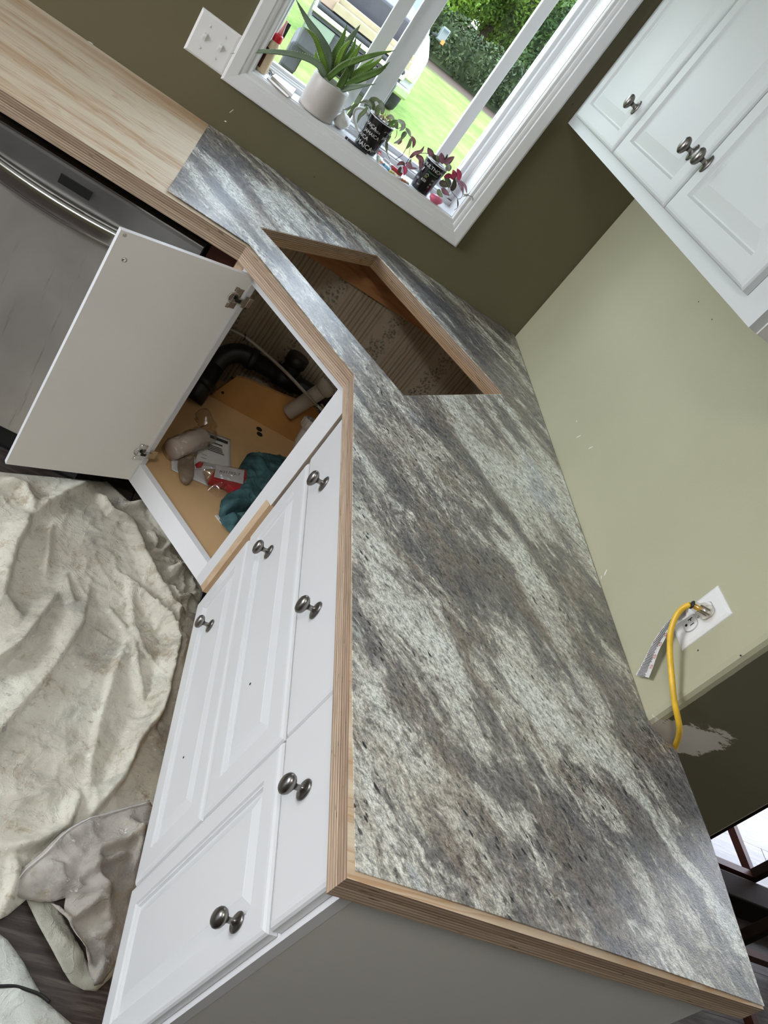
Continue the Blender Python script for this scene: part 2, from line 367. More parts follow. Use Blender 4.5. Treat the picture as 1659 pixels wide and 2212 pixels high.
MT['autoglass'] = plain('auto_glass', (.05, .07, .07), .05, spec=.8)
MT['orange'] = plain('orange_reflector', (.80, .16, .03), .3)
MT['bark'] = plain('bark', (.07, .05, .035), .9, var=.4)
MT['black_tape'] = plain('black_tape', (.01, .01, .012), .6)
def leaves_mat(name, a, b):
    t = NT(name); oi = t.new('NewGeometry'); n = t.noise(t.co(), .9, 4); c = t.ramp(n, [(.3, a), (.7, b)]); r = t.ramp(oi.outputs['Random Per Island'], [(0, .55), (1, 1.5)]); return t.done(t.mix(1.0, c, r, 'MULTIPLY'), .6, spec=.2)
MT['tree1'] = leaves_mat('tree_leaves', (.045, .095, .014), (.16, .26, .025)); MT['tree2'] = leaves_mat('dark_tree_leaves', (.02, .045, .012), (.06, .105, .025)); MT['hedge'] = leaves_mat('hedge_leaves', (.020, .032, .012), (.055, .075, .03))
def lawn_mat():
    t = NT('lawn'); v = t.co(); c = t.ramp(t.noise(v, .9, 6, .7), [(.32, (.10, .165, .035)), (.5, (.15, .215, .05)), (.72, (.215, .20, .085))])
    c = t.mix(1.0, c, t.ramp(t.noise(v, 9, 5, .75), [(.3, .75), (.7, 1.2)]), 'MULTIPLY')
    sx = t.new('SeparateXYZ'); t.l(v, sx.inputs[0])
    yy = t.math('ADD', sx.outputs[1], t.math('MULTIPLY', t.noise(v, .5, 4), 2.5))
    d = t.ramp(t.math('DIVIDE', yy, 60.0), [(.455, 0.0), (.475, 1.0)]); c = t.mix(d, c, (.085, .062, .045))
    return t.done(c, .9, spec=.1)
MT['lawn'] = lawn_mat()
def plank_mat():
    t = NT('dark_plank'); oi = t.new('ObjectInfo'); v = t.co(1.6, 22, 6); off = t.new('VectorMath', operation='ADD'); t.l(v, off.inputs[0])
    cb = t.new('CombineXYZ'); t.l(t.math('MULTIPLY', oi.outputs['Random'], 40.0), cb.inputs[0]); t.l(cb.outputs[0], off.inputs[1])
    n = t.noise(off.outputs[0], 3, 6, .7, .4); c = t.ramp(n, [(.3, (.022, .017, .015)), (.5, (.055, .042, .037)), (.72, (.14, .115, .10))])
    t.bump(n, .3, .002); return t.done(c, .38, spec=.5)
MT['plank'] = plank_mat()
def wallpaper_mat():
    t = NT('floral_wallpaper'); v = t.co(); sx = t.new('SeparateXYZ'); t.l(v, sx.inputs[0]); x = t.math('ADD', sx.outputs[0], sx.outputs[1])
    P = .2275
    ph = t.math('FRACT', t.math('DIVIDE', t.math('ADD', x, 10*P+.5927+P/2), P))      # .5 = middle of a floral column
    f = t.math('ABSOLUTE', t.math('SUBTRACT', ph, .5))
    cream, tan, tan2 = (.50, .43, .33), (.35, .275, .19), (.41, .34, .25)
    st = t.ramp(f, [(0, cream), (.20, cream), (.205, tan2), (.235, tan2), (.24, cream), (.262, cream), (.265, tan), (.285, tan), (.29, cream), (.33, cream), (.335, tan2), (.35, tan2), (.355, cream), (.44, cream), (.445, tan), (.47, tan), (.475, cream), (.49, tan2)], 'CONSTANT')
    fm = t.ramp(f, [(.10, 1.0), (.19, 0.0)])
    vo = t.new('TexVoronoi'); t.l(v, vo.inputs['Vector']); vo.inputs['Scale'].default_value = 105
    dots = t.ramp(vo.outputs['Distance'], [(.40, 1.0), (.55, 0.0)])
    clus = t.ramp(t.noise(v, 17, 4, .6), [(.40, 0.0), (.48, 1.0)])
    m = t.math('MULTIPLY', t.math('MULTIPLY', dots, fm), clus)
    bw = t.new('SeparateColor'); t.l(vo.outputs['Color'], bw.inputs[0])
    fc = t.ramp(bw.outputs[0], [(0, (.13, .155, .14)), (.35, (.20, .19, .15)), (.65, (.32, .20, .16)), (.85, (.42, .31, .25))], 'CONSTANT')
    c = t.mix(t.math('MULTIPLY', m, .85), st, fc)
    g = t.math('ABSOLUTE', t.math('SUBTRACT', t.math('ADD', f, t.math('MULTIPLY', t.math('SUBTRACT', t.noise(v, 30, 3), .5), .05)), .395))
    c = t.mix(t.ramp(g, [(.010, .7), (.02, 0.0)]), c, (.25, .21, .15))
    c = t.mix(t.ramp(t.noise(v, 5, 5, .7), [(.5, 0.0), (.75, .5)]), c, (.20, .15, .09))
    return t.done(c, .7, spec=.2)
MT['wallpaper'] = wallpaper_mat()

# ================================================================== SETTING
WX0, WX1, WZ0, WZ1 = -1.115, -.42, 1.103, 1.93      # window opening
YE = -1.579                                         # end of the right wall
def struct(name, g, m, parent=None, **k):
    o = g.build(name, m, parent, **k)
    if parent is None: o['kind'] = 'structure'
    return o
fl = struct('floor', G().box(-5.3, 4.6, -5.6, .17, -.05, -.006), MT['black'])
pm = G().box(-.598, .598, -.0895, .0895, -.006, 0).mesh('plank'); pm.materials.append(MT['plank'])
for r in range(31):
    for k in range(8):
        xo = -4.2+k*1.2+(r % 3)*.4
        if xo > 4.1: continue
        link('plank', pm, None, fl, T(xo+.35, -5.43+r*.18, 0))
struct('ceiling', G().box(-5.3, 4.6, -5.6, .17, 2.44, 2.5), MT['ceil'])
g = G(); g.box(-5.3, WX0, 0, .17, 0, 2.44); g.box(WX1, .9, 0, .17, 0, 2.44); g.box(WX0, WX1, 0, .17, 0, WZ0); g.box(WX0, WX1, 0, .17, WZ1, 2.44)
g.box(4.3, 4.6, 0, .17, 0, 2.44); g.box(.9, 4.3, 0, .17, 2.1, 2.44)
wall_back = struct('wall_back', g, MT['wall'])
wp = G().box(-1.3, -.001, -.0015, .0, .08, .86)
wp.build('wallpaper', MT['wallpaper'], wall_back, label='cream striped wallpaper with faded flower columns')
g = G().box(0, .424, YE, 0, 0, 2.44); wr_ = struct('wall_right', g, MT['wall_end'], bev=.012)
G().box(-.0015, 0, -.95, -.001, .08, .86).build('wallpaper', MT['wallpaper'], wr_)
g = G(); g.box(-5.3, -5.2, -5.6, -3.0, 0, 2.44); g.box(-5.3, -5.2, -.8, 0, 0, 2.44); g.box(-5.3, -5.2, -3.0, -.8, 0, .78); g.box(-5.3, -5.2, -3.0, -.8, 2.2, 2.44)
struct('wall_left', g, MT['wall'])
g = G(); g.box(-5.3, 4.6, -5.6, -5.5, 0, 2.44)
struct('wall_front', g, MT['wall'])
struct('wall_dining', G().box(4.5, 4.6, -5.5, 0, 0, 2.44), MT['ceil'])

cl = thing('ceiling_light', (-1.60, -2.70, 2.44), 'round flush ceiling light above the kitchen floor', 'ceiling light')
G().lathe([(.20, 2.44), (.20, 2.425), (.185, 2.415), (.02, 2.415)], 28, T(-1.60, -2.70, 0)).build('fitting', MT['ceil'], cl, True)
# --- kitchen window: casing, jambs, sashes, panes
win = link('window_1', None, None, None, T(-.7675, 0, WZ0)); win['kind'] = 'structure'
def frame_profile(x0, x1, z0, z1, prof):
    """mitred picture-frame moulding; prof = (outward offset, projection) from the inner edge"""
    g = G(); vs = []
    for o_, p in prof: vs += [(x0-o_, -p, z0-o_), (x1+o_, -p, z0-o_), (x1+o_, -p, z1+o_), (x0-o_, -p, z1+o_)]
    fs = [(i*4+k, (i+1)*4+k, (i+1)*4+(k+1) % 4, i*4+(k+1) % 4) for i in range(len(prof)-1) for k in range(4)]
    return g.add(vs, fs)
frame_profile(WX0, WX1, WZ0, WZ1, [(0, 0), (0, .008), (.003, .011), (.012, .011), (.014, .014), (.020, .016), (.026, .0165), (.029, .019), (.057, .021), (.062, .019), (.064, .014), (.064, 0)]).build('casing', MT['trim'], win)
g = G(); g.box(WX0-.002, WX0+.002, 0, .17, WZ0, WZ1); g.box(WX1-.002, WX1+.002, 0, .17, WZ0, WZ1); g.box(WX0, WX1, 0, .17, WZ0-.002, WZ0+.002); g.box(WX0, WX1, 0, .17, WZ1-.002, WZ1+.002)
g.build('jamb', MT['trim'], win)
def sash(x0, x1, z0, z1, y, wl, wr, wb, wt, name, t=.022, parent=win):
    g = G(); g.box(x0, x0+wl, y, y+t, z0, z1); g.box(x1-wr, x1, y, y+t, z0, z1); g.box(x0+wl, x1-wr, y, y+t, z0, z0+wb); g.box(x0+wl, x1-wr, y, y+t, z1-wt, z1)
    o = g.build(name, MT['vinyl'], parent, bev=.002)
    G().box(x0+wl, x1-wr, y+t*.4, y+t*.4+.002, z0+wb, z1-wt).build('pane', MT['glass'], o); return o
g = G()
for a, b in ((0, .005), (.006, .010)):
    g.box(WX0+a, WX0+b, .094+a, .17, WZ0, WZ1); g.box(WX1-b, WX1-a, .094+a, .17, WZ0, WZ1); g.box(WX0, WX1, .094+a, .17, WZ0, WZ0+.012+b); g.box(WX0, WX1, .094+a, .17, WZ1-b, WZ1)
g.box(WX1-.022, WX1-.001, .100, .17, WZ0, WZ1); g.box(WX1-.034, WX1-.020, .118, .17, WZ0, WZ1)
g.build('window_frame', MT['vinyl'], win, bev=.002)
sash(-1.112, -.834, 1.116, 1.90, .108, .008, .040, .018, .03, 'sash')
sash(-.813, -.505, 1.116, 1.90, .134, .055, .036, .024, .03, 'sash')
# screen side strip of glass to the right of the slider
sash(-.507, -.448, 1.126, 1.90, .150, .004, .008, .02, .02, 'sash', .012)
G().box(-1.100, -1.084, .1080, .1100, 1.198, 1.240).build('latch_pad', MT['black_tape'], win, label='small black pad on the left window stile')
# openings elsewhere
def plain_window(name, fn):
    w = link(name, None, None, None, T(0, 0, 0)); w['kind'] = 'structure'; fn(w)
def f2(w): 
    g = G()
    for y in (-3.0, -1.93, -.86): g.box(-5.28, -5.22, y, y+.06, .78, 2.2)
    g.box(-5.28, -5.22, -3.0, -.8, .78, .84); g.box(-5.28, -5.22, -3.0, -.8, 2.14, 2.2); g.build('window_frame', MT['vinyl'], w)
def f4(w):
    g = G()
    for x in (.9, 2.57, 4.24): g.box(x, x+.06, .03, .09, 0, 2.1)
    g.box(.9, 4.3, .03, .09, 0, .06); g.box(.9, 4.3, .03, .09, 2.04, 2.1); g.build('window_frame', MT['vinyl'], w)
plain_window('window_2', f2); plain_window('door_1', f4)

# ================================================================== COUNTERTOP
H = .9128; D = .65; B1 = (-.948, -.65); B2 = (-.65, -.948); YN = -2.041
XL = -1.85
SQ = math.sqrt(.5)
def dg(e, t): return (-e*SQ+t*SQ, -e*SQ-t*SQ)
CUT = [dg(1.005, -.309), dg(.497, -.309), dg(.497, .276), dg(1.005, .276)]
def slab(outer, hole, z0, z1, name, m, parent, **k):
    """polygon with a hole, as a solid"""
    bm = bmesh.new()
    def ring(p): vs = [bm.verts.new((x, y, z1)) for x, y in p]; return [bm.edges.new((vs[i], vs[(i+1) % len(vs)])) for i in range(len(vs))]
    es = ring(outer)+(ring(hole) if hole else [])
    bmesh.ops.triangle_fill(bm, edges=es, use_beauty=True)
    bmesh.ops.recalc_face_normals(bm, faces=bm.faces)
    for f in bm.faces:
        if f.normal.z < 0: f.normal_flip()
    ret = bmesh.ops.extrude_face_region(bm, geom=bm.faces[:]); vs = [v for v in ret['geom'] if isinstance(v, bmesh.types.BMVert)]
    for v in vs: v.co.z = z0
    bmesh.ops.recalc_face_normals(bm, faces=bm.faces)
    me = bpy.data.meshes.new(name); bm.to_mesh(me); bm.free()
    return link(name, me, m, parent, **k)
ct = thing('countertop', (-.6, -.6, .87), 'L-shaped plywood worktop with a diagonal sink corner and raw layered front edges', 'countertop')
outer = [(XL, 0), (0, 0), (0, YE), (.052, YE-.035), (.058, -1.786), (.040, YN), (-D, YN), B2, B1, (XL, -D)]
outer = [(x, y if y < -.001 else -.002) for x, y in outer]; outer[1] = (-.002, -.002); outer[2] = (-.002, YE)
def inset(pts, d):
    out = []
    n = len(pts)
    for i in range(n):
        a, b, c = Vector(pts[i-1]), Vector(pts[i]), Vector(pts[(i+1) % n]); e1 = (b-a).normalized(); e2 = (c-b).normalized()
        n1 = Vector((e1.y, -e1.x)); n2 = Vector((e2.y, -e2.x)); k = (n1+n2); k = k/k.dot(n1) if k.length > 1e-6 else n1; out.append(tuple(b+k*d))
    return out
sl = slab(outer, CUT, H-.0190, H, 'plywood_sheet', [MT['ply_top'], MT['ply']], ct, label='plywood sheet with a pale striped pine face')
for p in sl.data.polygons: p.material_index = 0 if abs(p.normal.z) > .5 else 1
# built-up strips under the edges
def strip(pts, z0, z1, mt='ply'):
    o = G().prism(pts, z0, z1).build('edge_strip', MT[mt], ct, fix=True); return o
i_ = .07
zb, zt_ = H-.0405, H-.0194
strip([(XL, -D), B1, (B1[0]+.03, -D+i_), (XL, -D+i_)], zb, zt_)
strip([B1, B2, (B2[0]+i_, B2[1]+.03), (B1[0]+.03, B1[1]+i_)], zb, zt_)
strip([B2, (-D, YN), (-D+i_, YN+i_), (-D+i_, B2[1]+.03)], zb, zt_)
strip([(-D, YN), (.040, YN), (.045, YN+i_), (-D+i_, YN+i_)], zb, zt_)
strip([(.040, YN), (.058, -1.786), (.052, YE-.035), (.045, YE-.04), (.0, -1.786), (-.02, YN+i_)], zb, zt_)
c0, c1, c2, c3 = [Vector(p) for p in CUT]
w = .055
en = Vector((-SQ, -SQ)); tn = Vector((SQ, -SQ))
strip([c0, c1, c1-tn*w-en*w, c0-tn*w], zb, zt_, 'ply_in'); strip([c1, c2, c2+tn*w-en*w, c1-tn*w-en*w], zb, zt_, 'ply_in')
strip([c2, c3, c3+tn*w, c2+tn*w-en*w], zb, zt_, 'ply_in')
# corner block where the cut-out's strips meet
# laminate sheet: a thin loose sheet, lifting at the near end
lo_ = [(-1.152, -.004), (-.003, -.004), (-.003, YE-.004), (.056, YE-.038), (.061, -1.786), (.041, YN+.004), (-D+.010, YN+.010), (-D+.004, -1.80), (-D+.001, -1.5), (B2[0]+.001, B2[1]+.001), (B1[0]+.004, B1[1]+.007), (-1.150, -D+.016)]
bm = bmesh.new()
def ring(p): vs = [bm.verts.new((x, y, 0)) for x, y in p]; return [bm.edges.new((vs[i], vs[(i+1) % len(vs)])) for i in range(len(vs))]
hole = [dg(1.006, -.311), dg(.493, -.3105), dg(.4955, .279), dg(1.006, .277)]
bmesh.ops.triangle_fill(bm, edges=ring(lo_)+ring(hole), use_beauty=True)
for yy in (-1.80, -1.88, -1.94, -1.98, -2.01, -2.025): bmesh.ops.bisect_plane(bm, geom=bm.verts[:]+bm.edges[:]+bm.faces[:], plane_co=(0, yy, 0), plane_no=(0, 1, 0))
for yy in (-.50, -.56, -.60): bmesh.ops.bisect_plane(bm, geom=bm.verts[:]+bm.edges[:]+bm.faces[:], plane_co=(0, yy, 0), plane_no=(0, 1, 0))
for xx in (-1.0, -.9, -.82, -.76, -.5, -.4, -.3, -.2, -.1, -.05): bmesh.ops.bisect_plane(bm, geom=bm.verts[:]+bm.edges[:]+bm.faces[:], plane_co=(xx, 0, 0), plane_no=(1, 0, 0))
bmesh.ops.triangulate(bm, faces=bm.faces[:])
for v in bm.verts:
    s = max(0, (-1.80-v.co.y)/.24); lift = .0075*s*s*max(0, math.sin(math.pi*min(1, max(0, (v.co.x+.66)/.72))))
    if v.co.x < -.70: lift += .0042*min(1, max(0, (-.50-v.co.y)/.12))*min(1, max(0, (-.72-v.co.x)/.18))
    v.co.z = .9132+lift
for f in bm.faces:
    if f.normal.z < 0: f.normal_flip()
me = bpy.data.meshes.new('laminate_sheet'); bm.to_mesh(me); bm.free()
lam = link('laminate_sheet', me, MT['lam'])
sm = lam.modifiers.new('solid', 'SOLIDIFY'); sm.thickness = .0012; sm.offset = 1
tag(lam, 'grey and white granite-look laminate sheet laid on the plywood worktop', 'laminate')

# ================================================================== DOORS AND DRAWERS
def front_panel(w, h, t=.019, prof=None):
    """slab door seen from -Y: nested rings (inset, depth)"""
    P = [(0, t), (0, .007), (.002, .0035), (.006, .0008), (.011, 0)]+(prof or [])
    g = G(); vs = []
    for i, d in P: vs += [(i, d, i), (w-i, d, i), (w-i, d, h-i), (i, d, h-i)]
    n = len(P); fs = [(i*4+k, i*4+(k+1) % 4, (i+1)*4+(k+1) % 4, (i+1)*4+k) for i in range(n-1) for k in range(4)]
    fs.append(tuple((n-1)*4+k for k in range(4))); fs.append((3, 2, 1, 0))
    return g.add(vs, fs)
RAISED = [(.050, 0), (.052, .0035), (.0555, .0035), (.0575, .0085), (.061, .0085), (.083, .002), (.085, .001)]
RAISED_S = [(.044, 0), (.046, .0035), (.049, .0035), (.051, .0085), (.055, .0085), (.074, .002), (.076, .001)]
def knob_mesh():
    g = G(); g.lathe([(0.0135, 0), (.0160, .0005), (.0162, .002), (.0140, .0035), (.0068, .0045), (.0048, .008), (.0046, .014), (.0060, .0175), (.0105, .0195), (.0145, .0225), (.0163, .0265), (.0158, .0300), (.0125, .0335), (.0075, .0352), (.0012, .0358)], 28, Matrix.Rotation(math.radians(90), 4, 'X'), .82, 1.18)
    return g.mesh('knob', True)
KN = knob_mesh(); KN.materials.append(MT['pewter'])
def MX(y, z, x): return Matrix(((0, 1, 0, x), (-1, 0, 0, y), (0, 0, 1, z), (0, 0, 0, 1)))      # front facing -x, local x runs to -y
def knob(parent, x, y, z, s=1.0): return link('knob', KN, None, parent, MX(y, z, x) @ Matrix.Scale(s, 4))

# --- three-drawer base cabinet
XF = -.625; XB = -.605
c3d = thing('base_cabinet', (-.3, -1.335, 0), 'white three-drawer base cabinet with four dark knobs next to the open sink cupboard', 'cabinet')
g = G(); g.box(-.587, 0-.004, -.963, -.945, .10, .870); g.box(-.587, -.004, -1.728, -1.710, .10, .870); g.box(-.55, -.004, -1.71, -.963, .10, .118); g.box(-.02, -.004, -1.71, -.963, .118, .87); g.box(-.54, -.52, -1.728, -.945, 0, .10)
g.build('cabinet_box', MT['rawwood'], c3d)
g = G(); g.box(XB, -.588, -.985, -.945, .105, .870); g.box(XB, -.588, -1.728, -1.700, .105, .870)
g.box(XB, -.588, -1.7, -.985, .84, .87); g.box(XB, -.588, -1.7, -.985, .68, .70); g.box(XB, -.588, -1.7, -.985, .405, .425); g.box(XB, -.588, -1.7, -.985, .105, .145)
g.build('face_frame', MT['rawwood'], c3d, label='unpainted wood face frame showing at the left edge')
def front(parent, name, y0, y1, z0, z1, prof=None, m='white', t=.019, x=XF):
    return front_panel(y0-y1, z1-z0, t, prof).build(name, MT[m], parent, M=MX(y0, z0, x))
dr1 = front(c3d, 'drawer_front', -.988, -1.7235, .696, .846); knob(dr1, XF, -1.166, .772); knob(dr1, XF, -1.520, .770)
dr2 = front(c3d, 'drawer_front', -.988, -1.7235, .421, .687, RAISED); knob(dr2, XF, -1.163, .548)
dr3 = front(c3d, 'drawer_front', -.988, -1.7235, .142, .413, RAISED); knob(dr3, XF, -1.166, .274)
for dd, z in ((dr2, .543), (dr3, .272)):
    G().lathe([(.0024, 0), (.0024, .0006)], 10, MX(-1.520, z, XF+.0006) @ Matrix.Rotation(math.radians(90), 4, 'X')).build('screw_hole', MT['black'], dd)
# --- narrow base cabinet
cn = thing('base_cabinet', (-.3, -1.87, 0), 'narrow white base cabinet with a drawer over a raised-panel door at the worktop end', 'cabinet')
g = G(); g.box(-.587, -.03, -1.748, -1.730, .10, .870); g.box(-.55, -.03, -2.0, -1.748, .10, .118); g.box(-.53, -.51, -2.0, -1.730, 0, .10); g.box(-.03, -.012, -2.0, -1.73, 0, .87)
g.build('cabinet_box', MT['rawwood'], cn)
g = G(); g.box(XB, -.588, -1.745, -1.7285, .105, .870); g.box(XB, -.588, -2.017, -1.985, .105, .870); g.box(XB, -.588, -1.985, -1.745, .845, .87); g.box(XB, -.588, -1.985, -1.745, .68, .70); g.box(XB, -.588, -1.985, -1.745, .105, .14)
g.build('face_frame', MT['white'], cn)
G().prism([(-.587, -2.000), (.03, -2.000), (.03, -2.0165), (-.587, -2.0165)], .0, .870).build('end_panel', MT['panel'], cn, fix=True, label='flat white end panel, its shade painted grey, under the worktop end')
d = front(cn, 'drawer_front', -1.7275, -2.008, .696, .846); knob(d, XF, -1.853, .768)
d = front(cn, 'door', -1.7275, -2.008, .135, .687, RAISED_S); knob(d, XF, -1.966, .609)

# ================================================================== CORNER SINK CUPBOARD
sb = thing('corner_sink_cabinet', (-.6, -.6, 0), 'white diagonal corner sink cupboard standing open with its door swung left', 'cabinet')
EF = 1.10
def dbox(e0, e1, t0, t1, z0, z1): return G().prism([dg(e0, t0), dg(e1, t0), dg(e1, t1), dg(e0, t1)], z0, z1)
dbox(EF-.019, EF, -.232, -.165, .150, .870).build('stile', MT['white'], sb, fix=True)
dbox(EF-.019, EF, .186, .230, .150, .870).build('stile', MT['white'], sb, fix=True)
dbox(EF-.019, EF, -.165, .186, .150, .218).build('rail', MT['edge_white'], sb, fix=True)
dbox(EF-.019, EF, -.165, .186, .845, .870).build('rail', MT['white'], sb, fix=True)
G().prism([(-.945, -.62), (-.945, -.01), (-.927, -.01), (-.927, -.63)], .15, .87).build('side_panel', MT['rawwood'], sb, fix=True)
G().prism([(-.62, -.943), (-.01, -.943), (-.01, -.925), (-.63, -.925)], .15, .50).build('side_panel', MT['rawwood'], sb, fix=True)
G().prism([dg(EF-.02, -.215), (-.925, -.02), (-.02, -.02), (-.02, -.922), dg(EF-.02, .215)], .195, .213).build('cabinet_floor', MT['maple'], sb, fix=True, label='tan wood-veneer cupboard floor')
G().add([(x, y, z) for y in (-.150, -.138) for x, z in ((-.765, .213), (-.43, .213), (-.43, .375), (-.56, .352), (-.70, .335), (-.725, .325))],
        [(0, 1, 2, 3, 4, 5), (11, 10, 9, 8, 7, 6)]+[(i, i+6, (i+1) % 6+6, (i+1) % 6) for i in range(6)]).build('back_board', MT['board'], sb, fix=True, label='amber board standing at the back of the cupboard floor')
G().prism([(-.43, -.15), (-.15, -.43), (-.142, -.422), (-.424, -.14)], .213, .37).build('back_board', MT['board'], sb, fix=True)
for px, py in ((560, 927), (561, 938)):
    p = at(px, py, 'z', .214); G().lathe([(.011, 0), (.011, .0015)], 16, T(p.x, p.y, .2132)).build('pipe_hole', MT['black'], sb)
for px, py in ((502, 816), (481, 848)):
    p = at(px, py, 'y', -.1505); G().lathe([(.005, 0), (.005, .001)], 12, T(p.x, -.1505, p.z) @ Matrix.Rotation(math.radians(90), 4, 'X')).build('screw_hole', MT['black'], sb)
dbox(EF-.17, EF-.155, -.25, .24, 0, .15).build('toe_kick', MT['black'], sb, fix=True)
G().prism([(-1.012, -.600), (-.945, -.600), (-.945, -.585), (-1.012, -.585)], .10, .87).build('filler', MT['darkwood'], sb, fix=True, label='dark red-brown wood filler strip beside the dishwasher')
# open door
dn = Vector((.476, -.88, 0)).normalized(); dh = Vector((-.88, -.476, 0)).normalized(); dh = Vector((dn.y, -dn.x, 0)); 
if dh.x > 0: dh = -dh
org = Vector((-.884, -.650, .153))-dn*.019+dh*.002
DM = Matrix((dh, dn, Vector((0, 0, 1)))).transposed().to_4x4(); DM.translation = org
door = front_panel(.345, .708, .019, RAISED).build('door', MT['door_in'], sb, M=DM, label='open white slab door showing its flat inner face')
door.data.materials.append(MT['edge_white'])
for p in door.data.polygons:
    if p.normal.y < .5 and (abs(p.normal.x) > .9 or abs(p.normal.z) > .9): p.material_index = 1
def on_door(u, z): return DM @ Matrix.Translation((u, .019, z-.153))
for z in (.795, .262):
    g = G(); Mh = on_door(.03, z)
    g.box(-.012, .006, 0, .0022, -.028, .028, Mh); g.box(.002, .012, 0, .002, -.030, -.018, Mh); g.box(.002, .012, 0, .002, .018, .030, Mh)
    g.lathe([(.0155, 0), (.0155, .002), (.013, .003), (.010, -.001)], 20, Mh @ Matrix.Translation((.004, 0, 0)) @ Matrix.Rotation(math.radians(-90), 4, 'X'))
    g.lathe([(.0035, .001), (.003, .0035)], 10, Mh @ Matrix.Translation((.006, 0, .024)) @ Matrix.Rotation(math.radians(-90), 4, 'X')); g.lathe([(.0035, .001), (.003, .0035)], 10, Mh @ Matrix.Translation((.006, 0, -.024)) @ Matrix.Rotation(math.radians(-90), 4, 'X'))
    g.box(-.030, -.004, .003, .010, -.007, .007, Mh); g.box(-.034, -.022, .004, .006, -.016, .016, Mh); g.box(-.046, -.034, .004, .0055, -.013, .013, Mh)
    g.build('hinge', MT['chrome'], door, bev=.0005)
    G().box(-.014, .0, .006, .0105, -.0045, .0045, Mh).build('hinge_slot', MT['black'], door)
p = on_door(.310, .798); G().lathe([(.006, 0), (.0062, .001), (.004, .003), (.0015, .0032)], 14, p @ Matrix.Rotation(math.radians(-90), 4, 'X')).build('screw', MT['chrome'], door, True)
p = on_door(.333, .852); G().lathe([(.0045, 0), (.0042, .0015), (.002, .0022)], 14, p @ Matrix.Rotation(math.radians(-90), 4, 'X')).build('bumper', MT['clear'], door, True)

# ================================================================== DISHWASHER
dw = thing('dishwasher', (-1.32, -.3, 0), 'stainless steel dishwasher with a curved pocket handle under the plywood worktop', 'dishwasher')
G().box(-1.615, -1.022, -.598, -.03, .02, .845).build('tub_housing', MT['black'], dw)
def curved(prof, x0, x1, bow, name, m, n=24):
    g = G(); k = len(prof); vs = []
    for i in range(n+1):
        u = i/n; b = bow*(1-(2*u-1)**2)
        vs += [(x0+(x1-x0)*u, y-b*f, z) for y, z, f in prof]
    fs = [(i*k+j, (i+1)*k+j, (i+1)*k+(j+1) % k, i*k+(j+1) % k) for i in range(n) for j in range(k)]+[tuple(range(k)), tuple(n*k+j for j in reversed(range(k)))]
    return auto_smooth(g.add(vs, fs).build(name, MT[m], dw, fix=True), 30)
G().box(-1.61, -1.026, -.628, -.600, .10, .735).build('door_panel', MT['steel'], dw, bev=.004)
curved([(-.600, .735, 0), (-.622, .735, 0), (-.628, .752, .1), (-.627, .835, 0), (-.620, .842, 0), (-.600, .843, 0)], -1.61, -1.026, .012, 'control_panel', 'steel_dark')
g = G(); vs = []; n = 30
for i in range(n+1):
    u = i/n; x = -1.61+.584*u; b = 1-(2*u-1)**2
    zt2, zl = .792-.022*b, .752-.024*b; yo = -.634-.022*b
    vs += [(x, -.622, zt2+.004), (x, yo+.004, zt2), (x, yo, (zt2*.8+zl*.2)), (x, yo, (zt2*.2+zl*.8)), (x, yo+.006, zl-.003), (x, -.618, zl+.006)]
g.add(vs, [(i*6+k, (i+1)*6+k, (i+1)*6+(k+1) % 6, i*6+(k+1) % 6) for i in range(n) for k in range(6)]+[tuple(range(6)), tuple(n*6+k for k in reversed(range(6)))])
g.build('handle', MT['steel_bright'], dw, True, fix=True)
G().box(-1.61, -1.026, -.625, -.60, .842, .846).build('top_trim', MT['steel_bright'], dw)
G().box(-1.356, -1.284, -.6315, -.6240, .797, .819).build('display', MT['rubber'], dw, label='small black display window')
G().box(-1.60, -1.03, -.585, -.57, .0, .095).build('toe_panel', MT['black'], dw)

# ================================================================== UPPER CABINET
uc = thing('upper_cabinet', (-.155, -.67, 1.503), 'white wall cabinet with three raised-panel doors to the right of the window', 'cabinet')
ZU, ZT = 1.503, 2.25
G().box(-.292, -.003, -1.342, -.003, ZU+.02, ZT).build('cabinet_box', MT['upper'], uc)
g = G(); g.box(-.311, -.293, -1.342, -.003, ZU, 1.54); g.box(-.311, -.293, -1.342, -.003, ZT-.04, ZT)
for y0, y1 in ((-.003, -.08), (-.45, -.48), (-.855, -.885), (-1.27, -1.342)): g.box(-.311, -.293, y1, y0, 1.54, ZT-.04)
g.build('face_frame', MT['upper'], uc, fix=True)
G().box(-.293, -.003, -1.345, -1.342, ZU, ZT).build('end_panel', MT['panel'], uc)
UR = [(.044, 0), (.0465, .003), (.049, .006), (.052, .0065), (.078, .0015), (.080, .001)]
for y0, y1, ky in ((-.070, -.459, -.412), (-.471, -.865, -.815), (-.876, -1.278, -.895)):
    d = front(uc, 'door', y0, y1, 1.532, ZT-.025, UR, 'upper', .019, -.331)
    knob(d, -.331, ky, 1.636, .92)

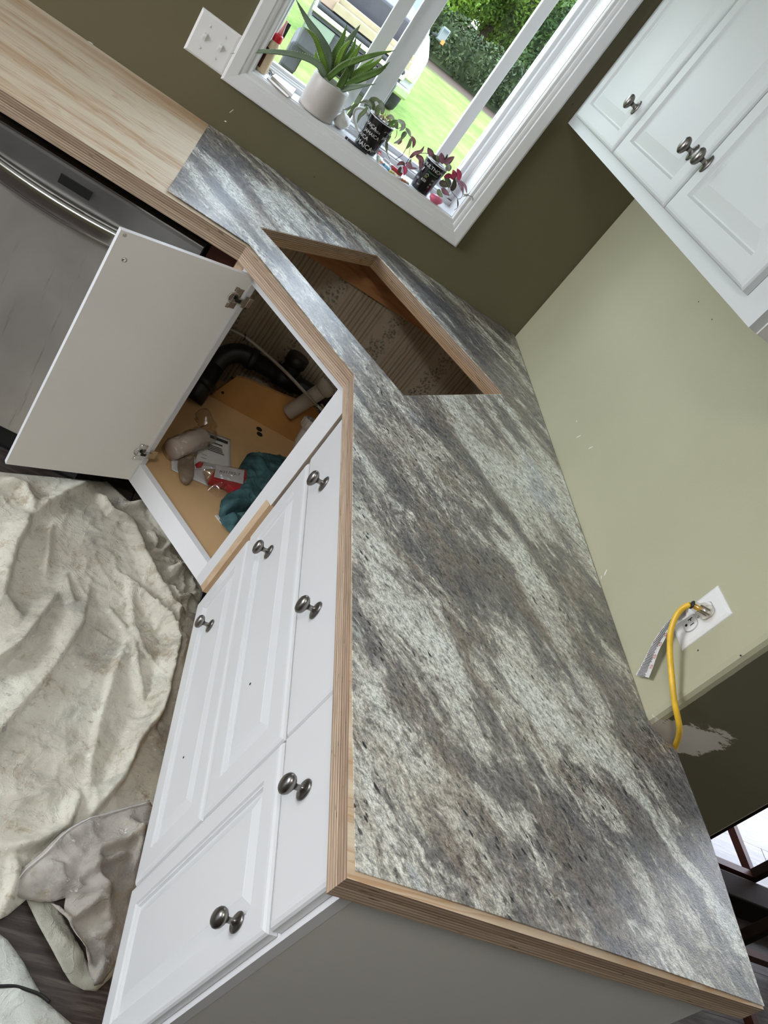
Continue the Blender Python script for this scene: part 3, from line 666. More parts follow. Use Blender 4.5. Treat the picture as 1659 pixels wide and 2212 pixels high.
# ================================================================== SMALL MARKS ON THE WALLS
def wall_mark(parent, px, py, w, m, name, ln=0, ang=0):
    p = at(px, py, 'x', 0) if parent is wr_ else at(px, py, 'y', 0)
    if parent is wr_:
        a = Vector((0, math.cos(ang), math.sin(ang))); b = Vector((0, -math.sin(ang), math.cos(ang))); n = Vector((-.0004, 0, 0))
    else:
        a = Vector((math.cos(ang), 0, math.sin(ang))); b = Vector((-math.sin(ang), 0, math.cos(ang))); n = Vector((0, -.0004, 0))
    ln = max(ln, w); G().add([p+n+a*ln*math.cos(t)+b*w*math.sin(t) for t in [k*math.pi/5 for k in range(10)]]+[p-n*.2+a*ln*math.cos(t)+b*w*math.sin(t) for t in [k*math.pi/5 for k in range(10)]], [tuple(range(10)), tuple(range(19, 9, -1))]+[(k, (k+1) % 10, 10+(k+1) % 10, 10+k) for k in range(10)]).build(name, m, parent, fix=True)
for px, py in ((1509, 652), (1508, 1405), (1600, 1416), (1538, 690)): wall_mark(wr_, px, py, .0016, MT['black'], 'nail_hole')
for px, py in ((1237, 225), (679, 382), (1020, 470)): wall_mark(wall_back, px, py, .0018, MT['black'], 'nail_hole')
for px, py, w_, l_, a_ in ((1250, 943, .0013, .009, -1.1), (1276, 967, .0015, .008, -1.1), (1246, 910, .001, .004, .2), (1308, 1237, .0014, .008, .9), (1299, 1247, .0008, .005, .4)): wall_mark(wr_, px, py, w_, MT['plate_w'], 'paint_scratch', l_, a_)
for px, py, w_, l_, a_ in ((487, 262, .002, .003, .4), (500, 240, .0008, .008, 1.2), (145, 70, .0015, .003, .2), (195, 92, .0015, .008, .1)): wall_mark(wall_back, px, py, w_, MT['plate_w'], 'paint_scratch', l_, a_)

# ================================================================== WALL FITTINGS
def plate(w, h, t=.006):
    g = G(); P = [(0, 0), (.0004, -.0022), (.0016, -.0034), (.0065, -t), (.0075, -t)]; vs = []
    for i, d in P: vs += [(-w/2+i, d, -h/2+i), (w/2-i, d, -h/2+i), (w/2-i, d, h/2-i), (-w/2+i, d, h/2-i)]
    g.add(vs, [(i*4+k, i*4+(k+1) % 4, (i+1)*4+(k+1) % 4, (i+1)*4+k) for i in range(4) for k in range(4)]+[(16, 17, 18, 19), (3, 2, 1, 0)]); return g
sw = thing('switch_plate', (-1.237, 0, 1.101), 'white double toggle light switch plate left of the window', 'light switch')
plate(.116, .115).build('cover_plate', MT['plate_w'], sw, M=T(-1.237, 0, 1.101))
for dx in (-.023, .023):
    G().box(-.0052, .0052, -.0068, -.0058, -.0120, .0120).build('switch_surround', MT['trim'], sw, M=T(-1.237+dx, 0, 1.101))
    g = G(); g.add([(-.0042, -.0066, -.010), (.0042, -.0066, -.010), (.0042, -.0066, .010), (-.0042, -.0066, .010), (-.0034, -.0125, .002), (.0034, -.0125, .002), (.0034, -.0115, .008), (-.0034, -.0115, .008)], [(0, 1, 2, 3), (4, 7, 6, 5), (0, 4, 5, 1), (3, 2, 6, 7), (0, 3, 7, 4), (1, 5, 6, 2)])
    g.build('toggle', MT['plate_w'], sw, M=T(-1.237+dx, 0, 1.101), fix=True)
    for dz in (-.030, .030): G().lathe([(.0032, 0), (.003, .0012), (.001, .0016)], 12, T(-1.237+dx, -.0062, 1.101+dz) @ Matrix.Rotation(math.radians(90), 4, 'X')).build('screw', MT['trim'], sw)
OY, OZ = -1.4600, 1.0890
ou = thing('outlet', (0, OY, OZ), 'white duplex wall outlet with a yellow cord plugged into its upper socket', 'outlet')
plate(.0715, .1165).build('cover_plate', MT['plate_w'], ou, M=MX(OY, OZ, 0))
for dz in (-.0195, .0195):
    pts = [(.0165*math.cos(a), .0143*max(-1, min(1, 1.25*math.sin(a)))) for a in [2*math.pi*k/32 for k in range(32)]]
    g = G(); n = 32; g.add([(x, -.0062, z) for x, z in pts]+[(x*.97, -.0080, z*.97) for x, z in pts], [(i, (i+1) % n, n+(i+1) % n, n+i) for i in range(n)]+[tuple(range(n, 2*n))])
    f = g.build('socket', MT['plate_w'], ou, M=MX(OY, OZ+dz, 0), fix=True)
    g = G(); g.add([(x*1.05, -.00615, z*1.05) for x, z in pts], [tuple(range(n))]); g.build('socket_groove', MT['steel_dark'], ou, M=MX(OY, OZ+dz, 0))
    if dz < 0:
        g = G(); g.box(-.0075, -.0055, -.0083, -.0078, -.001, .009); g.box(-.0055, -.002, -.0083, -.0078, .003, .005); g.box(.0052, .0070, -.0083, -.0078, -.001, .008)
        g.lathe([(.0028, 0), (.0028, .0005)], 12, T(0, -.0078, -.008) @ Matrix.Rotation(math.radians(90), 4, 'X')); g.build('slots', MT['black'], f, M=MX(OY, OZ+dz, 0))
G().lathe([(.0030, 0), (.003, .0012), (.001, .0016)], 12, MX(OY, OZ, -.0062) @ Matrix.Rotation(math.radians(90), 4, 'X')).build('screw', MT['chrome'], ou)
# cord and plug
pc = at(1519, 1316, 'x', -.012)
cd = thing('extension_cord', (-.03, OY, OZ), 'thick yellow extension cord hanging from the outlet and dropping behind the worktop', 'extension cord')
PX = lambda px, py, x: at(px, py, 'x', x)
path = [PX(1492, 1306, -.040), PX(1476, 1313, -.043), PX(1460, 1332, -.044), PX(1449, 1365, -.042), PX(1447, 1410, -.038), PX(1451, 1460, -.030), PX(1456, 1510, -.018), PX(1463, 1545, -.004), PX(1468, 1572, .014), PX(1466, 1592, .040), PX(1459, 1612, .066), PX(1450, 1640, .074), PX(1440, 1675, .076)]
G().tube(spline(path, 8), .0054, 14).build('cable', MT['cord'], cd, True)
pa, pb = PX(1494, 1306, -.040), PX(1531, 1326, -.009)
ax = (pb-pa).normalized()
def along(a, b): 
    z = (b-a).normalized(); x = z.orthogonal().normalized(); y = z.cross(x); m = Matrix((x, y, z)).transposed().to_4x4(); m.translation = a; return m
L = (pb-pa).length
G().lathe([(.0075, 0), (.0085, .004), (.0095, L*.35), (.0150, L*.55), (.0160, L*.95), (.0145, L)], 20, along(pa, pb)).build('plug', MT['clear'], cd, True, label='clear see-through plug body')
G().lathe([(.0052, .001), (.0052, L*.35), (.0040, L*.6)], 12, along(pa, pb)).build('inner_wires', MT['cord'], cd, True)
g = G()
for a in (0, 2.1, 4.2): g.lathe([(.002, L*.45), (.0022, L*.98)], 8, along(pa, pb) @ Matrix.Translation((.007*math.cos(a), .007*math.sin(a), 0)))
g.build('prongs', MT['chrome'], cd)
G().lathe([(.0070, -.001), (.0082, .0), (.0082, .0018), (.007, .0026)], 18, along(pa, pb)).build('ring', MT['rubber'], cd, True)
# printed tag
tp = [((1487, 1312), (1488, 1331)), ((1476, 1317), (1478, 1338)), ((1464, 1326), (1463, 1344)), ((1447, 1338), (1449, 1354)), ((1427, 1362), (1437, 1380)), ((1410, 1388), (1427, 1398)), ((1399, 1410), (1418, 1420)), ((1386, 1436), (1411, 1441)), ((1373, 1458), (1402, 1464))]
xs = [-.030, -.030, -.028, -.026, -.022, -.020, -.018, -.015, -.012]
A = spline([PX(*a, x) for (a, b), x in zip(tp, xs)], 4); B_ = spline([PX(*b, x-.002) for (a, b), x in zip(tp, xs)], 4)
tagm = G().add([v for p in zip(A, B_) for v in p], [(2*i, 2*i+1, 2*i+3, 2*i+2) for i in range(len(A)-1)]).build('warning_tag', MT['paper'], cd, label='white paper tag with rows of fine black print')
tagm.modifiers.new('s', 'SOLIDIFY').thickness = .0004
g = G(); 
for i in range(2, len(A)-1):
    for k in (.25, .75):
        a = A[i].lerp(A[i+1], k); b = B_[i].lerp(B_[i+1], k); ee = (A[i+1]-A[i])*.13
        s0 = random.uniform(.04, .12); s1 = random.uniform(.62, .74) if i > 12 else random.uniform(.8, .95); nn = (b-a).cross(ee).normalized()*.0007
        for sg in (1, -1):
            p, q_ = a.lerp(b, s0)+nn*sg, a.lerp(b, s1)+nn*sg; g.add([p-ee, p+ee, q_+ee, q_-ee], [(0, 1, 2, 3)])
g.build('tag_print', MT['ink'], tagm)
g = G()
for i in (15, 19, 24, 28):
    if i < len(A)-1:
        c_ = A[i].lerp(B_[i], .86); u = (B_[i]-A[i]).normalized()*.0028; v = (A[min(i+1, len(A)-1)]-A[i]).normalized()*.0042; nn = u.cross(v).normalized()*.0009
        for sg in (1, -1):
            ring_ = [c_+u*math.cos(t)+v*math.sin(t)+nn*sg for t in [k*math.pi/6 for k in range(12)]]; inn = [c_+(p-c_-nn*sg)*.62+nn*sg for p in ring_]
            g.add(ring_+inn, [(k, (k+1) % 12, 12+(k+1) % 12, 12+k) for k in range(12)])
g.build('tag_stamp', MT['inkred'], tagm)

# ================================================================== WINDOW SILL
SZ = WZ0+.002
pot = thing('aloe_pot', (-.9185, .036, SZ), 'spiky green aloe in a plain grey-white round pot on the window sill', 'potted plant')
G().lathe([(.0480, 0), (.0545, .001), (.0555, .006), (.0540, .010), (.0555, .014), (.0545, .018), (.0560, .022), (.0565, .06), (.0565, .0905), (.0550, .0945), (.0520, .0945), (.0505, .090), (.0500, .070), (.001, .070)], 40, T(-.9185, .036, SZ), cap=False).build('pot', MT['pot'], pot, True)
G().lathe([(.0503, .076), (.03, .080), (.001, .081)], 24, T(-.9185, .036, SZ), cap=False).build('soil', MT['soil'], pot, True)
def cp(cx, cy, s, pts, y0, y1=None):
    y1 = y0 if y1 is None else y1; n = len(pts)-1
    return [at(cx+a/s, cy+b/s, 'y', y0+(y1-y0)*i/max(1, n)) for i, (a, b) in enumerate(pts)]
AL = [([(300, -20), (430, 220), (560, 420), (660, 620), (640, 860)], .026, .02, .03, 'aloe2'), ([(400, 300), (520, 430), (600, 640), (660, 860)], .017, .0, .03, 'aloe3'),
      ([(-430, 600), (-140, 575), (160, 590), (400, 640), (560, 730), (640, 860)], .017, -.02, .02, 'aloe2'), ([(880, 265), (820, 450), (740, 620), (690, 850)], .020, .03, .04, 'aloe'),
      ([(1030, 275), (940, 400), (840, 560), (750, 800)], .021, .05, .05, 'aloe2'), ([(925, 440), (830, 560), (740, 790)], .016, .02, .035, 'aloe3'),
      ([(985, 400), (940, 550), (860, 690), (780, 850)], .016, .04, .04, 'aloe'), ([(1045, 475), (970, 600), (900, 730), (840, 850)], .020, .03, .04, 'aloe3'),
      ([(1420, 565), (1220, 605), (1000, 670), (830, 740), (660, 880)], .018, .0, .02, 'aloe'), ([(1295, 630), (1150, 740), (980, 830), (880, 920)], .020, .03, .03, 'aloe3'),
      ([(1360, 690), (1230, 800), (1050, 870), (860, 950)], .020, .02, .02, 'aloe'), ([(1205, 940), (1020, 965), (900, 985), (810, 1010)], .015, .0, .01, 'aloe2'),
      ([(880, 740), (860, 850), (790, 980)], .020, -.01, .01, 'aloe'), ([(970, 620), (930, 740), (880, 870)], .018, .01, .02, 'aloe'), ([(530, 560), (540, 680), (620, 860)], .014, .05, .05, 'aloe3'), ([(1320, 765), (1180, 790), (1040, 850), (900, 930)], .014, .04, .04, 'aloe'), ([(1190, 650), (1080, 740), (960, 830)], .014, .04, .04, 'aloe3')]
for i, (pts, w_, y0, y1, mt) in enumerate(AL):
    P = cp(580, 0, 5.184, pts, y0, y1)[::-1]
    g = G(); up = Vector((0, -1, .25)); wf = (lambda w_: lambda u: w_*(1-u**2.2)*(.85+.3*math.sin(u*2.4))+.0006)(w_)
    g.strap(P, wf, up, .0045, .45)
    g.cur = 1; S = spline(P, 8)
    for k in range(2, len(S)-2):
        t = (S[k+1]-S[k-1]).normalized(); sd = t.cross(up).normalized(); ww = wf(k/(len(S)-1))/2; nn = sd.cross(t)
        for sg in (-1, 1):
            b0 = S[k]+sd*sg*ww*.95+nn*.42*ww; tip = b0+sd*sg*.0022+t*.0012; g.add([b0-t*.0008, b0+t*.0008, tip, b0+nn*.0005], [(0, 1, 2), (1, 3, 2), (3, 0, 2)])
    g.build('leaf', [MT[mt], MT['teeth']], pot, True)

# glue bottle
gx, gy = -1.098, .040
gb = thing('glue_bottle', (gx, gy, SZ), 'cream squeeze bottle of glue with a red twist cap in the sill\'s left corner', 'glue bottle')
tl = T(gx, gy, SZ)
G().lathe([(.013, 0), (.0155, .002), (.0160, .006), (.0160, .072), (.0150, .080), (.0120, .088), (.0105, .090)], 24, tl).build('bottle', MT['glue'], gb, True)
G().lathe([(.0128, .088), (.0132, .089), (.0132, .104), (.0115, .107), (.006, .108)], 24, tl).build('cap', MT['redcap'], gb, True)
G().lathe([(.0075, .107), (.0055, .122), (.0036, .134), (.0028, .146), (.0012, .148)], 16, tl).build('nozzle', MT['nozzle'], gb, True)
g = G(); n = 18; a0 = math.radians(150)
g.add([(gx+.0163*math.cos(a0+k/n*1.7), gy+.0163*math.sin(a0+k/n*1.7), SZ+z) for k in range(n+1) for z in (.010, .066)], [(2*k, 2*k+1, 2*k+3, 2*k+2) for k in range(n)]); g.build('label_band', MT['brownlabel'], gb, True)
# shiny links
ln_ = thing('metal_links', (-1.065, .045, SZ), 'small tangle of shiny metal links beside the glue bottle', 'metal links')
for k in range(7):
    c = at(564+k*4.6+random.uniform(-3, 3), 145+k*3.2+random.uniform(-3, 3), 'z', SZ+.006); Mx = T(c.x, c.y, c.z) @ Matrix.Rotation(random.uniform(0, 3), 4, 'Z') @ Matrix.Rotation(random.uniform(.4, 1.5), 4, 'X')
    G().tube([Mx @ Vector((.0062*math.cos(a), .0050*math.sin(a), 0)) for a in [2*math.pi*q/16 for q in range(17)]], .0012, 8, False).build('link', MT['chrome' if k % 2 else 'rubber'], ln_, True)
# card and stick
def quad_block(name, pts, zb_, h, m, lab=None, cat=None, parent=None, bev=.0006):
    P = [at(x, y, 'z', zb_+h) for x, y in pts]; o = G().prism([(p.x, p.y) for p in P], zb_, zb_+h).build(name, m, parent, bev=bev, fix=True)
    if lab: tag(o, lab, cat)
    return o
quad_block('white_card', [(588, 163), (596, 158), (640, 192), (632, 204)], SZ, .010, MT['paper'], 'thick white card lying on the sill behind a thin tan stick', 'card')
quad_block('wooden_stick', [(577, 168), (580, 165), (604, 182), (626, 208), (622, 210), (600, 190)], SZ, .003, MT['brush'], 'thin tan wooden stick lying left of the aloe pot', 'stick')
# garlic
gc = at(742, 264, 'y', .040)
ga = thing('garlic_bulb', (gc.x, gc.y, SZ), 'white garlic bulb leaning between the aloe pot and a black mug', 'garlic')
gc = gc+Vector((-.004, .012, 0))
Mg = Matrix.Translation((gc.x, gc.y, SZ+.023)) @ Matrix.Scale(.84, 4) @ Matrix.Rotation(math.radians(-25), 4, 'Y') @ Matrix.Rotation(math.radians(20), 4, 'X')
g = G(); n = 36; pr = [(.006, -.024), (.016, -.022), (.025, -.013), (.028, -.002), (.024, .010), (.014, .020), (.007, .027), (.0045, .036), (.0035, .045)]
g.add([Mg @ Vector((r*(1+.07*abs(math.cos(3.5*2*math.pi*k/n)))*math.cos(2*math.pi*k/n), r*(1+.07*abs(math.cos(3.5*2*math.pi*k/n)))*math.sin(2*math.pi*k/n), z)) for r, z in pr for k in range(n)], [(i*n+k, i*n+(k+1) % n, (i+1)*n+(k+1) % n, (i+1)*n+k) for i in range(8) for k in range(n)]+[tuple(range(n-1, -1, -1)), tuple(8*n+k for k in range(n))])
g.build('bulb', MT['garlic'], ga, True)
G().lathe([(.009, -.0275), (.010, -.024), (.006, -.021)], 14, Mg).build('root_plate', MT['root'], ga, True)
for a in (0, 1.5, 3.4):
    G().strap([Mg @ Vector(p) for p in ((.010*math.cos(a), .010*math.sin(a), -.024), (.024*math.cos(a), .024*math.sin(a), -.027), (.034*math.cos(a), .034*math.sin(a), -.022))], lambda u: .012*(1-u)+.001, (0, 0, 1), .0005).build('skin_flake', MT['garlic'], ga, True)
# pen
pa, pb = at(746, 296, 'z', SZ+.004), at(792, 333, 'z', SZ+.004)
pe = thing('pen', tuple((pa+pb)/2-Vector((0, 0, .004))), 'thin black pen lying on the sill\'s front edge below the lettered black mug', 'pen')
G().tube([pa.lerp(pb, u) for u in (.12, .5, 1)], [.0035, .0038, .0022], 12).build('barrel', MT['rubber'], pe, True)
G().tube([pa, pa.lerp(pb, .10)], [.0040, .0040], 12).build('cap', MT['rubber'], pe, True)

def wrap_text(parent, body, size, cx, cy, r0, r1, h, zc, ang, m, tilt=0):
    """print lettering round a conical mug: r0 at the base, r1 at height h"""
    me = text_mesh(body, size)
    for v in me.vertices:
        tx, tz, e = v.co.x, v.co.y, v.co.z; tx, tz = tx*math.cos(tilt)-tz*math.sin(tilt), tx*math.sin(tilt)+tz*math.cos(tilt); tz += zc
        r = r0+(r1-r0)*tz/h+.0004+e*.3; a = ang+tx/r; v.co = (cx+r*math.cos(a), cy+r*math.sin(a), SZ+tz)
    return link('lettering', me, m, parent)
# mug 1
mx, my = -.747, .034
mg = thing('planted_mug', (mx, my, SZ), 'black mug lettered JAMAICA in white holding a limp grey-green trailing plant', 'mug')
g = G(); prof = [(.030, 0), (.0345, .001), (.0352, .006), (.0362, .04), (.0385, .07), (.0425, .092), (.0432, .0945)]
g.lathe(prof, 36, T(mx, my, SZ)); g.build('mug', MT['mug'], mg, True)
G().lathe([(.0432, .0943), (.0434, .0960), (.0415, .0960), (.0395, .088), (.036, .078), (.001, .078)], 36, T(mx, my, SZ), cap=False).build('rim', MT['mug_w'], mg, True)
G().lathe([(.037, .082), (.02, .088), (.001, .090)], 24, T(mx, my, SZ), cap=False).build('moss', MT['moss'], mg, True)
hp = cp(740, 210, 10.37, [(560, 420), (520, 300), (420, 240), (310, 260), (260, 350), (255, 480), (300, 650), (360, 850)], .036)
G().tube(spline(hp, 6), .0042, 12, True, .7).build('handle', MT['mug_w'], mg, True)
for body, sz_, z, a, tl_ in (('JAMAICA', .0140, .0700, -138, 0), ('JAMAICA', .0078, .0655, -98, 0), ('JAMAICA', .0135, .0505, -106, 0), ('JAMAICA', .0150, .0330, -152, 0), ('JAMAICA', .0190, .0140, -122, 0), ('JAM', .0120, .060, -40, 0), ('JAM', .012, .013, -65, 0), ('JAM', .012, .082, -48, 0), ('JAMAICA', .0085, .0865, -135, 0)):
    wrap_text(mg, body, sz_, mx, my, .0352, .0405, .094, z, math.radians(a), MT['letter'], tl_)
def plant_part(parent, cx, cy, s, kind, pts, w_, m, y0, y1):
    P = cp(cx, cy, s, pts, y0, y1)
    if kind == 's': return G().tube(spline(P, 5), w_, 7).build('stem', MT[m], parent, True)
    wf = lambda u: w_*math.sin(math.pi*min(1, .12+u*.88))**.8+.0005
    return G().strap(P, wf, (0, -1, .4), .0007, .35).build('leaf', MT[m], parent, True)
for k, pts, w_, m, y0, y1 in [
    ('s', [(640, 290), (570, 130), (460, 90), (330, 150), (210, 260), (190, 370)], .0012, 'leaf_gray', .03, .01), ('l', [(640, 260), (600, 150), (500, 100), (380, 130)], .012, 'leaf_gray2', .03, .02),
    ('l', [(560, 220), (480, 330), (380, 430), (320, 590)], .011, 'leaf_gray', .03, .01), ('l', [(330, 150), (230, 230), (180, 400)], .010, 'leaf_gray', .02, .01), ('l', [(200, 200), (130, 260), (20, 280)], .007, 'leaf_gray2', .03, .03),
    ('l', [(780, 420), (770, 270), (810, 160)], .016, 'leaf_gray', .03, .03), ('l', [(880, 380), (890, 240), (840, 120), (740, 40)], .015, 'leaf_gray2', .04, .04), ('l', [(700, 300), (680, 180), (640, 70), (760, 50), (850, 120)], .014, 'leaf_gray', .04, .03),
    ('l', [(620, 200), (560, 150), (480, 210)], .012, 'leaf_gray', .05, .05), ('l', [(1030, 640), (1120, 560), (1250, 515)], .011, 'aloe', .03, .03), ('l', [(990, 470), (1080, 440), (1170, 520)], .012, 'leaf_gray2', .05, .04),
    ('l', [(1240, 510), (1340, 580), (1350, 680), (1270, 760)], .013, 'leaf_gray2', .02, .01), ('l', [(1220, 540), (1200, 640), (1240, 720)], .012, 'leaf_gray', .02, .02), ('l', [(1060, 650), (1150, 650), (1210, 640)], .008, 'aloe', .02, .02),
    ('s', [(1250, 700), (1360, 660), (1430, 700), (1480, 800), (1540, 900), (1590, 1000)], .0011, 'leaf_gray', .02, .01), ('l', [(1420, 700), (1480, 780), (1530, 900)], .010, 'leaf_gray2', .02, .01), ('l', [(1540, 880), (1600, 1000), (1570, 1140)], .011, 'leaf_pur', .01, .01),
    ('l', [(1430, 780), (1360, 850), (1320, 960)], .013, 'leaf_gray', .02, .01), ('l', [(1320, 900), (1250, 990), (1140, 1030)], .008, 'leaf_gray2', .02, .02), ('l', [(1330, 960), (1280, 1020), (1230, 1060)], .006, 'leaf_pur', .01, .01), ('s', [(1220, 740), (1210, 850), (1170, 920)], .0009, 'stem', .02, .02),
    ('l', [(1530, 920), (1490, 1060), (1410, 1170)], .010, 'leaf_gray', .02, .01), ('s', [(1410, 1170), (1330, 1300), (1180, 1400)], .0009, 'stem', .02, .02), ('s', [(1530, 1080), (1500, 1200), (1490, 1300)], .0008, 'leaf_gray', .02, .02),
    ('s', [(1100, 800), (1010, 940), (960, 1080), (990, 1240), (1060, 1390)], .0010, 'leaf_gray', .03, .02), ('l', [(1080, 860), (1000, 960), (960, 1100)], .009, 'leaf_gray2', .03, .03), ('l', [(1000, 1020), (980, 1130), (1000, 1240)], .008, 'leaf_gray', .03, .02)]:
    plant_part(mg, 740, 210, 10.37, k, pts, w_, m, y0, y1)
g = G()
for q in range(16):
    c = at(740+random.uniform(830, 1080)/10.37, 210+random.uniform(420, 580)/10.37, 'y', .035+random.uniform(-.015, .015)); d_ = Vector((random.uniform(-1, 1), random.uniform(-1, 1), random.uniform(0, 1)))*.006
    g.tube([c-d_, c+Vector((0, 0, .003)), c+d_], .0013, 5)
g.build('bark_chips', MT['moss'], mg, True)
# bracelet, lighter, stick
br = thing('braided_bracelet', tuple(at(860, 370, 'z', SZ)), 'multicoloured braided bracelet lying between the two black mugs', 'bracelet')
BP = [at(680+a/4.608, 180+b/4.608, 'z', SZ+.005) for a, b in [(655, 680), (635, 720), (650, 780), (700, 820), (740, 870), (790, 900), (830, 940), (880, 970), (930, 1000)]]
BP = spline(BP, 4); cl = [(.50, .05, .07), (.48, .10, .10), (.50, .55, .40), (.42, .55, .42), (.60, .28, .20), (.09, .25, .36), (.12, .32, .42), (.10, .25, .40), (.62, .55, .20), (.64, .58, .25), (.60, .55, .30), (.60, .58, .52), (.58, .56, .52), (.55, .20, .08), (.60, .25, .14), (.55, .5, .45)]
for k in range(16):
    i = k*2; a, b = BP[i], BP[min(i+2, len(BP)-1)]; nm = 'braid_%d' % k
    m_ = plain(nm, cl[k], .8, var=.15, sc_=60); t = (b-a).normalized(); sd = t.cross(Vector((0, 0, 1)))
    for sg in (-1, 1): G().tube([a-t*.001-sd*.0028*sg, (a+b)/2+Vector((0, 0, .0012)), b+t*.001+sd*.0028*sg], [.0022, .0044, .0022], 8).build('braid_strand', m_, br, True)
la, lb = at(847, 360, 'z', SZ+.006), at(868, 378, 'z', SZ+.006)
li = thing('red_lighter', tuple((la+lb)/2-Vector((0, 0, .006))), 'small shiny red lighter behind the braided bracelet', 'lighter')
G().tube([la.lerp(lb, .0), la.lerp(lb, .05), lb], [.0045, .0058, .0058], 14).build('body', MT['red'], li, True); G().tube([la-(lb-la)*.28, la], [.0042, .0050], 12).build('metal_head', MT['chrome'], li, True)
wa, wb_ = at(829, 342, 'z', SZ+.004), at(848, 358, 'z', SZ+.004); o = G().tube([wa, wb_], .0035, 10).build('white_stick', MT['paper'], None, True); tag(o, 'short white stick lying behind the bracelet', 'stick')
# mug 2
nx, ny = -.5455, .032
mq = thing('planted_cup', (nx, ny, SZ), 'black cup printed with white figures holding a purple trailing plant', 'cup')
G().lathe([(.026, 0), (.0300, .001), (.0308, .005), (.0330, .05), (.0375, .090), (.0380, .0915)], 36, T(nx, ny, SZ)).build('cup', MT['mug'], mq, True)
G().lathe([(.0380, .0912), (.0382, .0930), (.0366, .0930), (.0340, .085), (.032, .076), (.001, .076)], 36, T(nx, ny, SZ), cap=False).build('rim', MT['mug_w'], mq, True)
G().lathe([(.033, .078), (.015, .084), (.001, .086)], 24, T(nx, ny, SZ), cap=False).build('soil', MT['soil'], mq, True)
TX = lambda b, s, z, a, m='letter': wrap_text(mq, b, s, nx, ny, .0308, .0372, .0915, z, math.radians(a), MT[m])
TX('MULTNOMAH', .0150, .0765, -86); TX('620', .0110, .0355, -112); TX('542', .0085, .0300, -150); TX('97', .0080, .0150, -125); TX('HF', .007, .0480, -68); TX('E5', .007, .036, -68); TX('TI', .007, .026, -70)
def wrap_quads(quads, m, name):
    g = G()
    for q in quads:
        n = 6; vs = []
        for k in range(n+1):
            u = k/n
            for e in (0, 1):
                p0 = Vector(q[0+e*3 if e == 0 else 3]); p1 = Vector(q[1 if e == 0 else 2]); p = p0.lerp(p1, u); r = .0308+(.0372-.0308)*p.y/.0915+.0005
                vs.append((nx+r*math.cos(p.x/r), ny+r*math.sin(p.x/r), SZ+p.y))
        g.add(vs, [(2*k, 2*k+2, 2*k+3, 2*k+1) for k in range(n)])
    return g.build(name, m, mq)
rr = .034; A_ = lambda d: math.radians(d)*rr
wrap_quads([((A_(-120), .0655), (A_(-55), .0655), (A_(-55), .0625), (A_(-120), .0625))], MT['green_print'], 'green_stripe')
cxx = A_(-113)
wrap_quads([((cxx-.0055, .0535), (cxx, .0585), (cxx, .0570), (cxx-.0055, .0520)), ((cxx, .0585), (cxx+.0055, .0535), (cxx+.0055, .0520), (cxx, .0570))], MT['letter'], 'roof_mark')
wrap_quads([((cxx-.0045, .0515), (cxx+.0045, .0515), (cxx+.0045, .0440), (cxx-.0045, .0440))], MT['olive_print'], 'badge_mark')
wrap_quads([((A_(-158), .064), (A_(-150), .066), (A_(-150), .052), (A_(-158), .054))], MT['letter'], 'side_mark')
